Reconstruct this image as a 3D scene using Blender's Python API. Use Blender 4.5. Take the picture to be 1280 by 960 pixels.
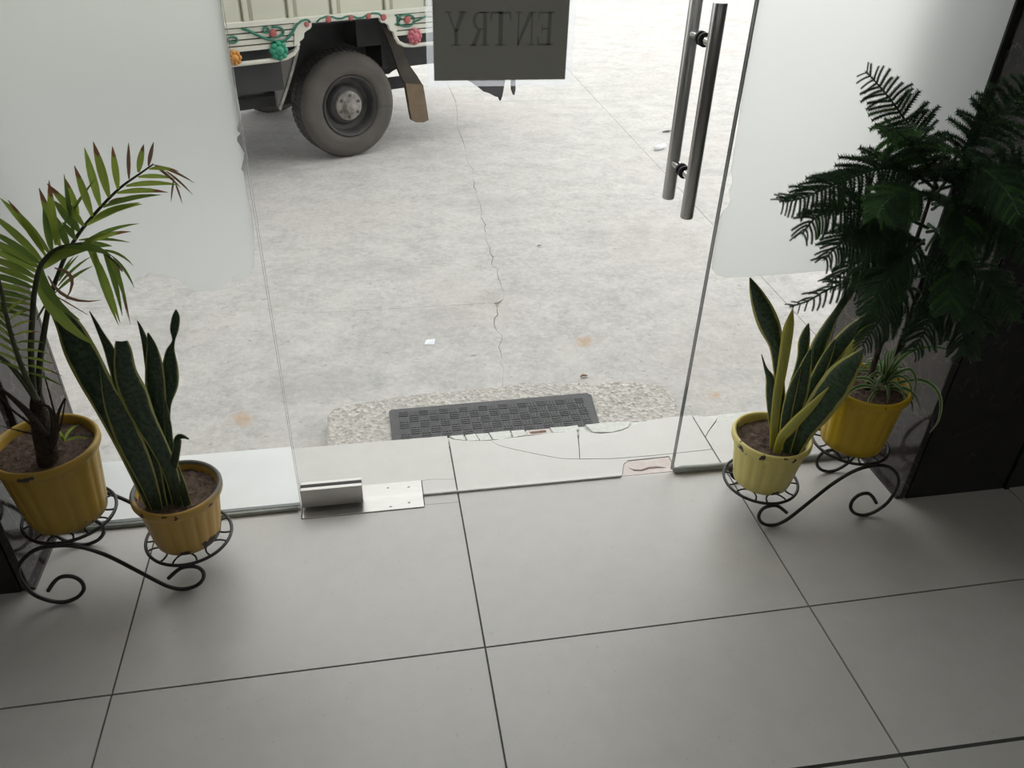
import bpy, bmesh, math, random
from mathutils import Vector, Matrix, noise
random.seed(7)
scene = bpy.context.scene
for o in list(bpy.data.objects):
    bpy.data.objects.remove(o)
col = scene.collection

# ------------------------------------------------------------------ camera
FPX = 989.06
HC = 1.5026
RC = Matrix(((0.98452, -0.172951, 0.028435), (-0.072637, -0.550247, -0.831836), (0.159513, 0.816894, -0.554292)))
cam_d = bpy.data.cameras.new('camera')
cam_d.sensor_width = 36.0
cam_d.lens = FPX / 1280 * 36.0
cam_d.clip_start = 0.02
cam_d.clip_end = 300
cam = bpy.data.objects.new('camera', cam_d)
col.objects.link(cam)
rr, dn, fw = RC[0], RC[1], RC[2]
cam.matrix_world = Matrix(((rr[0], -dn[0], -fw[0], 0), (rr[1], -dn[1], -fw[1], 0), (rr[2], -dn[2], -fw[2], HC), (0, 0, 0, 1)))
scene.camera = cam

# ------------------------------------------------------------------ light
SKY = 1.4
FILL = 2.0          # strength of the added, unseen fill panels overhead
world = bpy.data.worlds.new('overcast_sky')
scene.world = world
world.use_nodes = True
wn = world.node_tree.nodes
wl = world.node_tree.links
wn.clear()
wo = wn.new('ShaderNodeOutputWorld')
wb = wn.new('ShaderNodeBackground')
wt = wn.new('ShaderNodeTexCoord')
ws = wn.new('ShaderNodeSeparateXYZ')
wr = wn.new('ShaderNodeValToRGB')
wr.color_ramp.elements[0].position = 0.0
wr.color_ramp.elements[0].color = (0.885, 0.888, 0.885, 1)
wr.color_ramp.elements[1].position = 0.9
wr.color_ramp.elements[1].color = (1.02, 1.02, 1.02, 1)
wl.new(wt.outputs['Generated'], ws.inputs[0])
wl.new(ws.outputs['Z'], wr.inputs[0])
wl.new(wr.outputs[0], wb.inputs[0])
wb.inputs[1].default_value = SKY
wl.new(wb.outputs[0], wo.inputs[0])

scene.view_settings.view_transform = 'Standard'
scene.view_settings.look = 'None'
scene.view_settings.gamma = 1
scene.view_settings.use_curve_mapping = False
scene.view_settings.exposure = 0.78
scene.cycles.max_bounces = 10
scene.cycles.transparent_max_bounces = 24
scene.cycles.use_denoising = True


# ------------------------------------------------------------------ helpers
def ray(px, py):
    d = Vector(((px - 640) / FPX, (py - 480) / FPX, 1.0))
    return Vector((RC[0][0]*d[0]+RC[1][0]*d[1]+RC[2][0]*d[2], RC[0][1]*d[0]+RC[1][1]*d[1]+RC[2][1]*d[2], RC[0][2]*d[0]+RC[1][2]*d[1]+RC[2][2]*d[2]))


CAM = Vector((0, 0, HC))


def atY(px, py, Y):
    r = ray(px, py)
    return CAM + r * (Y / r.y)


def atZ(px, py, z):
    r = ray(px, py)
    return CAM + r * ((z - HC) / r.z)


def depth(P):
    return RC[2].dot(P - CAM)


class MB:
    """collects faces for one mesh"""
    def __init__(self):
        self.v = []
        self.f = []
        self.m = []
        self.uv = {}

    def add(self, verts, faces, mi=0):
        n = len(self.v)
        self.v += [tuple(p) for p in verts]
        for fc in faces:
            self.f.append(tuple(i + n for i in fc))
            self.m.append(mi)
        return n

    def box(self, a, b, mi=0):
        x0, y0, z0 = a
        x1, y1, z1 = b
        self.add([(x0, y0, z0), (x1, y0, z0), (x1, y1, z0), (x0, y1, z0), (x0, y0, z1), (x1, y0, z1), (x1, y1, z1), (x0, y1, z1)],
                 [(0, 3, 2, 1), (4, 5, 6, 7), (0, 1, 5, 4), (1, 2, 6, 5), (2, 3, 7, 6), (3, 0, 4, 7)], mi)
        return self

    def prism(self, poly, z0, z1, mi=0, fr=None):
        """extruded polygon; fr maps (x, y, z) to space"""
        fr = fr or (lambda x, y, z: (x, y, z))
        n = len(poly)
        vs = [fr(p[0], p[1], z0) for p in poly] + [fr(p[0], p[1], z1) for p in poly]
        fs = [tuple(range(n - 1, -1, -1)), tuple(range(n, 2 * n))]
        fs += [(i, (i + 1) % n, n + (i + 1) % n, n + i) for i in range(n)]
        self.add(vs, fs, mi)
        return self

    def tube(self, pts, r, seg=8, mi=0, closed=False, caps=True):
        pts = [Vector(p) for p in pts]
        n = len(pts)
        rs = r if isinstance(r, (list, tuple)) else [r] * n
        up = None
        vs = []
        for i in range(n):
            if closed:
                t = (pts[(i + 1) % n] - pts[i - 1]).normalized()
            else:
                t = (pts[min(i + 1, n - 1)] - pts[max(i - 1, 0)]).normalized()
            if up is None:
                up = t.orthogonal().normalized()
                if closed:
                    up = Vector((0, 0, 1)) if abs(t.z) < .9 else up
            s = t.cross(up)
            if s.length < 1e-6:
                s = t.orthogonal()
            s.normalize()
            up = s.cross(t).normalized()
            for k in range(seg):
                a = 2 * math.pi * k / seg
                vs.append(pts[i] + (s * math.cos(a) + up * math.sin(a)) * rs[i])
        fs = []
        m = n if closed else n - 1
        for i in range(m):
            j = (i + 1) % n
            for k in range(seg):
                l = (k + 1) % seg
                fs.append((i * seg + k, i * seg + l, j * seg + l, j * seg + k))
        if caps and not closed:
            fs.append(tuple(range(seg - 1, -1, -1)))
            fs.append(tuple((n - 1) * seg + k for k in range(seg)))
        self.add(vs, fs, mi)
        return self

    def lathe(self, prof, seg=40, mi=0, fr=None, rad=None):
        fr = fr or (lambda x, y, z: (x, y, z))
        vs = []
        for j, (r, z) in enumerate(prof):
            for k in range(seg):
                a = 2 * math.pi * k / seg
                q = r * (rad(j, a) if rad else 1)
                vs.append(fr(q * math.cos(a), q * math.sin(a), z))
        fs = []
        for j in range(len(prof) - 1):
            for k in range(seg):
                l = (k + 1) % seg
                fs.append((j * seg + k, j * seg + l, (j + 1) * seg + l, (j + 1) * seg + k))
        fs.append(tuple(range(seg - 1, -1, -1)))
        fs.append(tuple((len(prof) - 1) * seg + k for k in range(seg)))
        self.add(vs, fs, mi)
        return self

    def mesh(self, name, smooth=False, sharp=None):
        me = bpy.data.meshes.new(name)
        me.from_pydata(self.v, [], self.f)
        for i, p in enumerate(me.polygons):
            p.material_index = self.m[i]
            p.use_smooth = smooth
        me.update()
        if smooth and sharp is not None:
            me.set_sharp_from_angle(angle=math.radians(sharp))
        return me

    def build(self, name, mats, parent=None, smooth=False, sharp=None, bevel=0, loc=None):
        me = self.mesh(name, smooth, sharp)
        return put(name, me, mats, parent, bevel, loc)


def put(name, me, mats, parent=None, bevel=0, loc=None):
    if not isinstance(mats, (list, tuple)):
        mats = [mats]
    if len(me.materials) == 0:
        for m in mats:
            me.materials.append(m)
    o = bpy.data.objects.new(name, me)
    col.objects.link(o)
    if loc is not None:
        o.location = loc
    if bevel:
        b = o.modifiers.new('bevel', 'BEVEL')
        b.width = bevel
        b.segments = 2
        b.limit_method = 'ANGLE'
    if parent is not None:
        o.parent = parent
    return o


def thing(name, label, cat, group=None, loc=(0, 0, 0)):
    o = bpy.data.objects.new(name, None)
    o.empty_display_size = .05
    col.objects.link(o)
    o.location = loc
    tag(o, label, cat, group)
    return o


def tag(o, label, cat, group=None):
    o['label'] = label
    o['category'] = cat
    if group:
        o['group'] = group
    return o


def struct(o, label=None):
    o['kind'] = 'structure'
    if label:
        o['label'] = label
    return o


def fit(o, parent):
    """parent o (built in world space) without moving it"""
    o.parent = parent
    o.matrix_parent_inverse = Matrix.Translation(-parent.location)
    return o


# ------------------------------------------------------------------ materials
def nm(name):
    m = bpy.data.materials.new(name)
    m.use_nodes = True
    nt = m.node_tree
    b = nt.nodes['Principled BSDF']
    return m, nt, b


def N(nt, t, **kw):
    n = nt.nodes.new(t)
    for k, v in kw.items():
        setattr(n, k, v)
    return n


def coords(nt, kind='Object'):
    return N(nt, 'ShaderNodeTexCoord').outputs[kind]


def noise_fac(nt, co, scale, detail=4, rough=.55, lo=.3, hi=.7, vec_scale=None):
    if vec_scale:
        mp = N(nt, 'ShaderNodeMapping')
        mp.inputs['Scale'].default_value = vec_scale
        nt.links.new(co, mp.inputs['Vector'])
        co = mp.outputs[0]
    n = N(nt, 'ShaderNodeTexNoise')
    n.inputs['Scale'].default_value = scale
    n.inputs['Detail'].default_value = detail
    n.inputs['Roughness'].default_value = rough
    nt.links.new(co, n.inputs['Vector'])
    r = N(nt, 'ShaderNodeMapRange')
    r.inputs['From Min'].default_value = lo
    r.inputs['From Max'].default_value = hi
    nt.links.new(n.outputs[0], r.inputs['Value'])
    return r.outputs[0]


def mix(nt, fac, a, b):
    m = N(nt, 'ShaderNodeMix', data_type='RGBA')
    if isinstance(fac, (int, float)):
        m.inputs[0].default_value = fac
    else:
        nt.links.new(fac, m.inputs[0])
    for s, v in ((m.inputs[6], a), (m.inputs[7], b)):
        if isinstance(v, tuple):
            s.default_value = (*v[:3], 1)
        else:
            nt.links.new(v, s)
    return m.outputs[2]


def math_n(nt, op, a, b=None, clamp=False):
    m = N(nt, 'ShaderNodeMath', operation=op)
    m.use_clamp = clamp
    for s, v in ((m.inputs[0], a), (m.inputs[1], b)):
        if v is None:
            continue
        if isinstance(v, (int, float)):
            s.default_value = v
        else:
            nt.links.new(v, s)
    return m.outputs[0]


def bump(nt, b, h, strength=.3, dist=.01):
    bp = N(nt, 'ShaderNodeBump')
    bp.inputs['Strength'].default_value = strength
    bp.inputs['Distance'].default_value = dist
    nt.links.new(h, bp.inputs['Height'])
    nt.links.new(bp.outputs[0], b.inputs['Normal'])


def simple(name, c1, c2=None, rough=.5, metal=0, scale=20, bstr=0, bscale=None, spec=.5, kind='Object', vs=None):
    m, nt, b = nm(name)
    b.inputs['Roughness'].default_value = rough
    b.inputs['Metallic'].default_value = metal
    b.inputs['Specular IOR Level'].default_value = spec
    co = coords(nt, kind)
    c2 = c2 or tuple(x * .85 for x in c1)
    f = noise_fac(nt, co, scale, vec_scale=vs)
    nt.links.new(mix(nt, f, c1, c2), b.inputs['Base Color'])
    if bstr:
        bump(nt, b, noise_fac(nt, co, bscale or scale * 3, 6), bstr)
    return m


def tile_mat():
    m, nt, b = nm('vitrified_tile')
    co = N(nt, 'ShaderNodeNewGeometry').outputs['Position']
    f1 = noise_fac(nt, co, 1.6, 5, .6, vec_scale=(1, 1.8, 1))
    f2 = noise_fac(nt, co, 14, 6, .65, .35, .75)
    c = mix(nt, f1, (.535, .523, .49), (.58, .568, .54))
    c = mix(nt, math_n(nt, 'MULTIPLY', f2, .55), c, (.635, .62, .59))
    f3 = noise_fac(nt, co, 90, 2, .5, .68, .74)
    c = mix(nt, math_n(nt, 'MULTIPLY', f3, .35), c, (.35, .34, .31))
    nt.links.new(c, b.inputs['Base Color'])
    r = N(nt, 'ShaderNodeMapRange')
    r.inputs['To Min'].default_value = .28
    r.inputs['To Max'].default_value = .42
    nt.links.new(f2, r.inputs['Value'])
    nt.links.new(r.outputs[0], b.inputs['Roughness'])
    b.inputs['Specular IOR Level'].default_value = .7
    bump(nt, b, noise_fac(nt, co, 3, 3), .05, .01)
    return m


def concrete_mat():
    m, nt, b = nm('street_concrete')
    co = N(nt, 'ShaderNodeNewGeometry').outputs['Position']
    f1 = noise_fac(nt, co, .7, 6, .6, .35, .68)
    f2 = noise_fac(nt, co, 6, 8, .78, .38, .66, vec_scale=(1, 1.25, 1))
    f3 = noise_fac(nt, co, 38, 8, .8, .42, .68)
    c = mix(nt, f1, (.49, .475, .45), (.55, .537, .512))
    c = mix(nt, math_n(nt, 'MULTIPLY', f2, .75), c, (.33, .325, .312))
    c = mix(nt, math_n(nt, 'MULTIPLY', f3, .6), c, (.66, .65, .63))
    f4 = noise_fac(nt, co, 24, 6, .75, .60, .68, vec_scale=(1, 1.3, 1))
    c = mix(nt, math_n(nt, 'MULTIPLY', f4, .75), c, (.25, .24, .225))
    f6 = noise_fac(nt, co, 1.7, 5, .65, .54, .68, vec_scale=(1, 1.6, 1))
    c = mix(nt, math_n(nt, 'MULTIPLY', f6, .4), c, (.34, .335, .325))
    # pinkish dust areas and rust stains of their own shape
    f5 = noise_fac(nt, co, .9, 3, .5, .52, .7)
    c = mix(nt, math_n(nt, 'MULTIPLY', f5, .35), c, (.54, .47, .44))
    for (sx, sy, sr) in ((.815, 2.66, .045), (1.19, 2.22, .04), (-.48, 2.30, .05)):
        vd = N(nt, 'ShaderNodeVectorMath', operation='DISTANCE')
        wv = N(nt, 'ShaderNodeVectorMath', operation='ADD')
        nn = N(nt, 'ShaderNodeTexNoise')
        nn.inputs['Scale'].default_value = 22
        nt.links.new(co, nn.inputs['Vector'])
        sc = N(nt, 'ShaderNodeVectorMath', operation='SCALE')
        nt.links.new(nn.outputs['Color'], sc.inputs[0])
        sc.inputs['Scale'].default_value = .09
        nt.links.new(co, wv.inputs[0])
        nt.links.new(sc.outputs[0], wv.inputs[1])
        nt.links.new(wv.outputs[0], vd.inputs[0])
        vd.inputs[1].default_value = (sx + .045, sy + .045, -.075)
        mr = N(nt, 'ShaderNodeMapRange')
        mr.inputs['From Min'].default_value = sr
        mr.inputs['From Max'].default_value = sr * .3
        nt.links.new(vd.outputs['Value'], mr.inputs['Value'])
        c = mix(nt, math_n(nt, 'MULTIPLY', mr.outputs[0], .55), c, (.48, .29, .14))
    nt.links.new(c, b.inputs['Base Color'])
    b.inputs['Roughness'].default_value = .85
    b.inputs['Specular IOR Level'].default_value = .1
    bump(nt, b, math_n(nt, 'ADD', f3, f2), .25, .006)
    return m


def rough_concrete_mat():
    m, nt, b = nm('exposed_aggregate')
    co = N(nt, 'ShaderNodeNewGeometry').outputs['Position']
    v = N(nt, 'ShaderNodeTexVoronoi')
    v.inputs['Scale'].default_value = 95
    nt.links.new(co, v.inputs['Vector'])
    bw = N(nt, 'ShaderNodeRGBToBW')
    nt.links.new(v.outputs['Color'], bw.inputs[0])
    c = mix(nt, bw.outputs[0], (.25, .23, .20), (.70, .67, .62))
    f = noise_fac(nt, co, 9, 4)
    c = mix(nt, math_n(nt, 'MULTIPLY', f, .6), c, (.46, .44, .41))
    nt.links.new(c, b.inputs['Base Color'])
    b.inputs['Roughness'].default_value = .95
    bump(nt, b, v.outputs['Distance'], .8, .006)
    return m


def granite_mat(name, c1, c2, vein, rough=.12):
    m, nt, b = nm(name)
    co = N(nt, 'ShaderNodeNewGeometry').outputs['Position']
    f = noise_fac(nt, co, 7, 8, .7)
    c = mix(nt, f, c1, c2)
    f2 = noise_fac(nt, co, 60, 4, .7, .55, .75)
    c = mix(nt, math_n(nt, 'MULTIPLY', f2, .4), c, vein)
    n = N(nt, 'ShaderNodeTexNoise')
    n.inputs['Scale'].default_value = 4
    n.inputs['Detail'].default_value = 5
    n.inputs['Distortion'].default_value = 1.2
    nt.links.new(co, n.inputs['Vector'])
    a = math_n(nt, 'ABSOLUTE', math_n(nt, 'SUBTRACT', n.outputs[0], .5))
    mr = N(nt, 'ShaderNodeMapRange')
    mr.inputs['From Min'].default_value = .012
    mr.inputs['From Max'].default_value = 0
    nt.links.new(a, mr.inputs['Value'])
    c = mix(nt, math_n(nt, 'MULTIPLY', mr.outputs[0], .5), c, vein)
    nt.links.new(c, b.inputs['Base Color'])
    b.inputs['Roughness'].default_value = rough
    return m


def glass_mat():
    m = bpy.data.materials.new('clear_glass')
    m.use_nodes = True
    nt = m.node_tree
    nt.nodes.clear()
    out = N(nt, 'ShaderNodeOutputMaterial')
    t = N(nt, 'ShaderNodeBsdfTransparent')
    t.inputs[0].default_value = (.982, .987, .982, 1)
    g = N(nt, 'ShaderNodeBsdfGlossy')
    g.inputs['Roughness'].default_value = .0
    lw = N(nt, 'ShaderNodeLayerWeight')
    lw.inputs['Blend'].default_value = .5
    fac = math_n(nt, 'ADD', math_n(nt, 'MULTIPLY', math_n(nt, 'POWER', lw.outputs['Facing'], 5.0), .6), .025)
    mx = N(nt, 'ShaderNodeMixShader')
    nt.links.new(fac, mx.inputs[0])
    nt.links.new(t.outputs[0], mx.inputs[1])
    nt.links.new(g.outputs[0], mx.inputs[2])
    nt.links.new(mx.outputs[0], out.inputs[0])
    return m


def film_mat():
    m = bpy.data.materials.new('frosted_film')
    m.use_nodes = True
    nt = m.node_tree
    nt.nodes.clear()
    out = N(nt, 'ShaderNodeOutputMaterial')
    t = N(nt, 'ShaderNodeBsdfTranslucent')
    t.inputs[0].default_value = (.96, .975, .965, 1)
    d = N(nt, 'ShaderNodeBsdfDiffuse')
    d.inputs[0].default_value = (.75, .76, .75, 1)
    rf = N(nt, 'ShaderNodeBsdfRefraction')
    rf.inputs['Color'].default_value = (.97, .985, .98, 1)
    rf.inputs['Roughness'].default_value = .55
    rf.inputs['IOR'].default_value = 1.35
    m1 = N(nt, 'ShaderNodeMixShader')
    m1.inputs[0].default_value = .74
    nt.links.new(t.outputs[0], m1.inputs[1])
    nt.links.new(rf.outputs[0], m1.inputs[2])
    m2 = N(nt, 'ShaderNodeMixShader')
    m2.inputs[0].default_value = .12
    nt.links.new(m1.outputs[0], m2.inputs[1])
    nt.links.new(d.outputs[0], m2.inputs[2])
    nt.links.new(m2.outputs[0], out.inputs[0])
    return m


def pot_mat(name, c1, c2, chips, grey_rim=False, h=.16):
    m, nt, b = nm(name)
    co = coords(nt)
    sp = N(nt, 'ShaderNodeSeparateXYZ')
    nt.links.new(co, sp.inputs[0])
    f = noise_fac(nt, co, 9, 4)
    c = mix(nt, f, c1, c2)
    st = noise_fac(nt, co, 14, 3, .5, .45, .75, vec_scale=(1, 1, .12))
    c = mix(nt, math_n(nt, 'MULTIPLY', st, .35), c, tuple(x * .72 for x in c1))
    # chips: dark bare patches, most of them at the foot and on the rim edge
    n = N(nt, 'ShaderNodeTexNoise')
    n.inputs['Scale'].default_value = 22
    n.inputs['Detail'].default_value = 5
    nt.links.new(co, n.inputs['Vector'])
    e0 = N(nt, 'ShaderNodeMapRange')
    e0.inputs['From Min'].default_value = .035
    e0.inputs['From Max'].default_value = .0
    nt.links.new(sp.outputs['Z'], e0.inputs['Value'])
    e1 = N(nt, 'ShaderNodeMapRange')
    e1.inputs['From Min'].default_value = h - .035
    e1.inputs['From Max'].default_value = h - .02
    nt.links.new(sp.outputs['Z'], e1.inputs['Value'])
    e = math_n(nt, 'ADD', math_n(nt, 'MULTIPLY', e0.outputs[0], .26 * chips), math_n(nt, 'MULTIPLY', e1.outputs[0], .13 * chips))
    th = math_n(nt, 'ADD', n.outputs[0], e)
    mr = N(nt, 'ShaderNodeMapRange')
    mr.inputs['From Min'].default_value = .70
    mr.inputs['From Max'].default_value = .715
    nt.links.new(th, mr.inputs['Value'])
    c = mix(nt, mr.outputs[0], c, (.035, .022, .015))
    if grey_rim:
        g = N(nt, 'ShaderNodeMapRange')
        g.inputs['From Min'].default_value = h - .012
        g.inputs['From Max'].default_value = h - .004
        nt.links.new(sp.outputs['Z'], g.inputs['Value'])
        bk = N(nt, 'ShaderNodeMapRange')
        bk.inputs['From Min'].default_value = -.06
        bk.inputs['From Max'].default_value = -.01
        nt.links.new(math_n(nt, 'ADD', sp.outputs['Y'], math_n(nt, 'MULTIPLY', n.outputs[0], .03)), bk.inputs['Value'])
        c = mix(nt, math_n(nt, 'MULTIPLY', g.outputs[0], bk.outputs[0]), c, (.10, .095, .085))
    nt.links.new(c, b.inputs['Base Color'])
    b.inputs['Roughness'].default_value = .42
    return m


def soil_mat():
    m, nt, b = nm('potting_soil')
    co = coords(nt)
    f = noise_fac(nt, co, 60, 6, .7)
    c = mix(nt, f, (.04, .026, .02), (.24, .165, .12))
    f2 = noise_fac(nt, co, 120, 2, .5, .68, .72)
    c = mix(nt, math_n(nt, 'MULTIPLY', f2, .7), c, (.34, .26, .19))
    nt.links.new(c, b.inputs['Base Color'])
    b.inputs['Roughness'].default_value = .95
    bump(nt, b, f, .8, .01)
    return m


def leaf_mat(name, mid, mid2, edge, margin=.40, trans=.25, tip=None, tip_at=.8, bands=True, rough=.4):
    """u runs across the leaf, v from base to tip"""
    m, nt, b = nm(name)
    uv = N(nt, 'ShaderNodeUVMap').outputs[0]
    sp = N(nt, 'ShaderNodeSeparateXYZ')
    nt.links.new(uv, sp.inputs[0])
    co = coords(nt)
    if bands:
        f = noise_fac(nt, uv, 10, 5, .7, .38, .66, vec_scale=(.5, 3.2, 1))
    else:
        f = noise_fac(nt, uv, 6, 3, .5, .35, .7, vec_scale=(4, .5, 1))
    c = mix(nt, f, mid, mid2)
    nn = noise_fac(nt, uv, 5, 2, .5, 0, 1, vec_scale=(.2, 2, 1))
    d = math_n(nt, 'ABSOLUTE', math_n(nt, 'SUBTRACT', sp.outputs[0], .5))
    d = math_n(nt, 'ADD', d, math_n(nt, 'MULTIPLY', math_n(nt, 'SUBTRACT', nn, .5), .10))
    mr = N(nt, 'ShaderNodeMapRange')
    mr.inputs['From Min'].default_value = margin - .015
    mr.inputs['From Max'].default_value = margin + .015
    nt.links.new(d, mr.inputs['Value'])
    c = mix(nt, mr.outputs[0], c, edge)
    if tip:
        t = math_n(nt, 'ADD', sp.outputs[1], math_n(nt, 'MULTIPLY', math_n(nt, 'SUBTRACT', nn, .5), .5))
        mt = N(nt, 'ShaderNodeMapRange')
        mt.inputs['From Min'].default_value = tip_at - .04
        mt.inputs['From Max'].default_value = tip_at + .05
        nt.links.new(t, mt.inputs['Value'])
        c = mix(nt, mt.outputs[0], c, tip)
    nt.links.new(c, b.inputs['Base Color'])
    b.inputs['Roughness'].default_value = rough
    if trans:
        out = nt.nodes['Material Output']
        tr = N(nt, 'ShaderNodeBsdfTranslucent')
        nt.links.new(c, tr.inputs[0])
        ms = N(nt, 'ShaderNodeMixShader')
        ms.inputs[0].default_value = trans
        nt.links.new(b.outputs[0], ms.inputs[1])
        nt.links.new(tr.outputs[0], ms.inputs[2])
        nt.links.new(ms.outputs[0], out.inputs[0])
    return m


M = {}
M['tile'] = tile_mat()
M['grout'] = simple('dark_grout', (.15, .15, .145), (.10, .10, .097), .9, scale=60)
M['raw_tile'] = simple('broken_white_tile', (.72, .74, .70), (.62, .63, .58), .7, scale=60, bstr=.3)
M['mortar'] = simple('pinkish_mortar', (.62, .53, .50), (.70, .64, .61), .8, scale=30, bstr=.15)
M['mortar_dark'] = simple('brown_gap', (.22, .14, .10), (.14, .09, .07), .9, scale=60)
M['joint_dirt'] = simple('sandy_joint_dirt', (.36, .32, .26), (.25, .22, .18), .95, scale=40)
M['concrete'] = concrete_mat()
M['aggregate'] = rough_concrete_mat()
M['granite'] = granite_mat('dark_brown_granite', (.020, .017, .017), (.045, .037, .036), (.16, .13, .12), .10)
M['black_granite'] = granite_mat('black_granite', (.006, .006, .006), (.014, .013, .012), (.05, .045, .042), .12)
M['green_joint'] = simple('dark_green_glass_edge', (.012, .022, .018), (.02, .03, .026), .2, scale=20)
M['plaster'] = simple('painted_plaster', (.42, .415, .40), (.38, .375, .36), .8, scale=3)
M['ceiling'] = simple('white_ceiling', (.7, .7, .68), (.66, .66, .64), .9, scale=3)
M['facade'] = simple('facade_plaster', (.5, .49, .46), (.44, .43, .4), .85, scale=3)
M['glass'] = glass_mat()
M['glass_edge'] = simple('polished_glass_edge', (.13, .145, .14), (.17, .185, .18), .15, scale=8)
M['film'] = film_mat()
M['pale_slab'] = simple('pale_view_white', (.74, .76, .75), (.68, .70, .69), .3, scale=6)  # white that carries the paler view through the left pane
M['silicone'] = simple('grey_silicone', (.36, .38, .35), (.27, .285, .26), .5, scale=25)
M['steel'] = simple('brushed_steel', (.50, .49, .47), (.42, .41, .39), .3, 1.0, scale=30, vs=(1, 30, 30))
M['alu'] = simple('pale_aluminium', (.80, .79, .77), (.72, .71, .69), .35, scale=20)
M['handle'] = simple('satin_steel', (.50, .495, .485), (.42, .415, .41), .32, 1.0, scale=20, vs=(30, 30, 1))
M['chrome'] = simple('chrome', (.8, .8, .8), (.75, .75, .75), .08, 1.0)
M['rubber'] = simple('black_rubber', (.02, .02, .02), (.03, .03, .03), .6, scale=30)
M['mat'] = simple('grey_rubber_mat', (.075, .077, .08), (.105, .107, .108), .75, scale=40, bstr=.2)
M['iron'] = simple('black_iron', (.012, .011, .011), (.022, .019, .018), .38, .0, scale=40)
M['soil'] = soil_mat()
M['pot_gold'] = pot_mat('golden_yellow_pot', (.40, .25, .03), (.45, .29, .045), .35, h=.2)
M['pot_gold2'] = pot_mat('bright_yellow_pot', (.56, .37, .012), (.62, .41, .02), .2, h=.19)
M['pot_tan'] = pot_mat('worn_ochre_pot', (.52, .32, .07), (.58, .37, .10), 1.0, True, h=.155)
M['pot_pale'] = pot_mat('pale_yellow_pot', (.74, .63, .19), (.78, .68, .24), .95, h=.155)
M['snake'] = leaf_mat('snake_leaf', (.020, .046, .024), (.085, .14, .08), (.52, .52, .18), .405)
M['snake_r'] = leaf_mat('snake_leaf_banded', (.018, .044, .019), (.08, .14, .065), (.58, .54, .15), .385)
M['snake_yellow'] = leaf_mat('snake_leaf_yellow', (.33, .36, .07), (.45, .44, .08), (.60, .53, .09), .30)
M['palm'] = leaf_mat('palm_leaflet', (.26, .36, .06), (.36, .46, .10), (.33, .42, .10), .46, .55, bands=False)
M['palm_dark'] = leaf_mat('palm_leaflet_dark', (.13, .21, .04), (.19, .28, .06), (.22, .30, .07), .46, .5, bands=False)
M['palm_tip'] = leaf_mat('palm_leaflet_brown_tip', (.28, .37, .06), (.38, .46, .09), (.36, .42, .09), .46, .55, tip=(.26, .12, .06), tip_at=.74, bands=False)
M['palm_brown'] = leaf_mat('palm_leaflet_dry', (.24, .13, .07), (.33, .21, .12), (.17, .09, .06), .48, .3, bands=False)
M['palm_stem'] = simple('palm_stem', (.035, .045, .016), (.06, .07, .025), .5, scale=30)
M['palm_rachis'] = simple('palm_rachis', (.028, .034, .012), (.045, .055, .02), .5, scale=40)
M['palm_trunk'] = simple('fibrous_trunk', (.075, .05, .032), (.03, .02, .014), .9, scale=45, bstr=.8, vs=(1, 1, .25))
M['spider'] = leaf_mat('spider_leaf', (.05, .14, .03), (.09, .21, .05), (.52, .55, .38), .30, .3, bands=False)
M['needle'] = simple('pine_needles', (.030, .075, .032), (.058, .125, .050), .5, scale=9, kind='Object')
M['needle_fresh'] = simple('fresh_pine_needles', (.095, .22, .055), (.065, .165, .045), .5, scale=9)
M['bark'] = simple('grey_brown_bark', (.10, .08, .06), (.05, .04, .03), .9, scale=60, bstr=.5)
M['paper'] = simple('sheet_paper', (.66, .63, .55), (.63, .60, .52), .8, scale=6)
M['ink'] = simple('printed_ink', (.38, .38, .345), (.40, .40, .36), .8, scale=6)
_pn = M['paper'].node_tree
_pt = N(_pn, 'ShaderNodeBsdfTranslucent')
_pt.inputs[0].default_value = (.5, .49, .44, 1)
_pm = N(_pn, 'ShaderNodeMixShader')
_pm.inputs[0].default_value = .11
_pn.links.new(_pn.nodes['Principled BSDF'].outputs[0], _pm.inputs[1])
_pn.links.new(_pt.outputs[0], _pm.inputs[2])
_pn.links.new(_pm.outputs[0], _pn.nodes['Material Output'].inputs[0])
M['white_paper'] = simple('white_paper', (.85, .87, .90), (.8, .82, .85), .7)
M['cream'] = simple('cream_truck_paint', (.60, .60, .50), (.53, .53, .44), .5, scale=4)
M['rail'] = simple('off_white_rail_paint', (.68, .68, .59), (.61, .61, .53), .45, scale=10)
M['vine'] = simple('green_vine_paint', (.012, .13, .08), (.02, .18, .115), .5, scale=30)
M['red'] = simple('red_paint', (.36, .07, .075), (.44, .12, .11), .5, scale=30)
M['pink'] = simple('faded_red_plastic', (.52, .15, .18), (.42, .10, .13), .4, scale=40)
M['orange'] = simple('orange_plastic', (.58, .27, .05), (.48, .20, .03), .4, scale=40)
M['green_plastic'] = simple('green_plastic', (.015, .28, .16), (.02, .2, .12), .35, scale=40)
M['black'] = simple('dusty_black_chassis', (.022, .024, .027), (.05, .05, .05), .75, scale=7)
M['tyre'] = simple('dusty_tyre', (.075, .069, .062), (.11, .10, .088), .85, scale=9, bstr=.1)
M['tread'] = simple('tyre_tread', (.035, .034, .033), (.06, .056, .05), .85, scale=20)
M['rim'] = simple('dark_wheel_rim', (.028, .03, .033), (.075, .07, .065), .6, scale=14)
M['hub'] = simple('dusty_hub', (.36, .34, .31), (.17, .155, .14), .7, scale=22)
M['flap'] = simple('brown_mud_flap', (.085, .070, .055), (.05, .045, .04), .85, scale=8)
M['flap_tan'] = simple('tan_mud_flap_end', (.20, .145, .09), (.15, .11, .07), .85, scale=14)
M['bracket'] = simple('grey_bracket', (.16, .15, .14), (.10, .095, .09), .7, scale=12)

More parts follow.
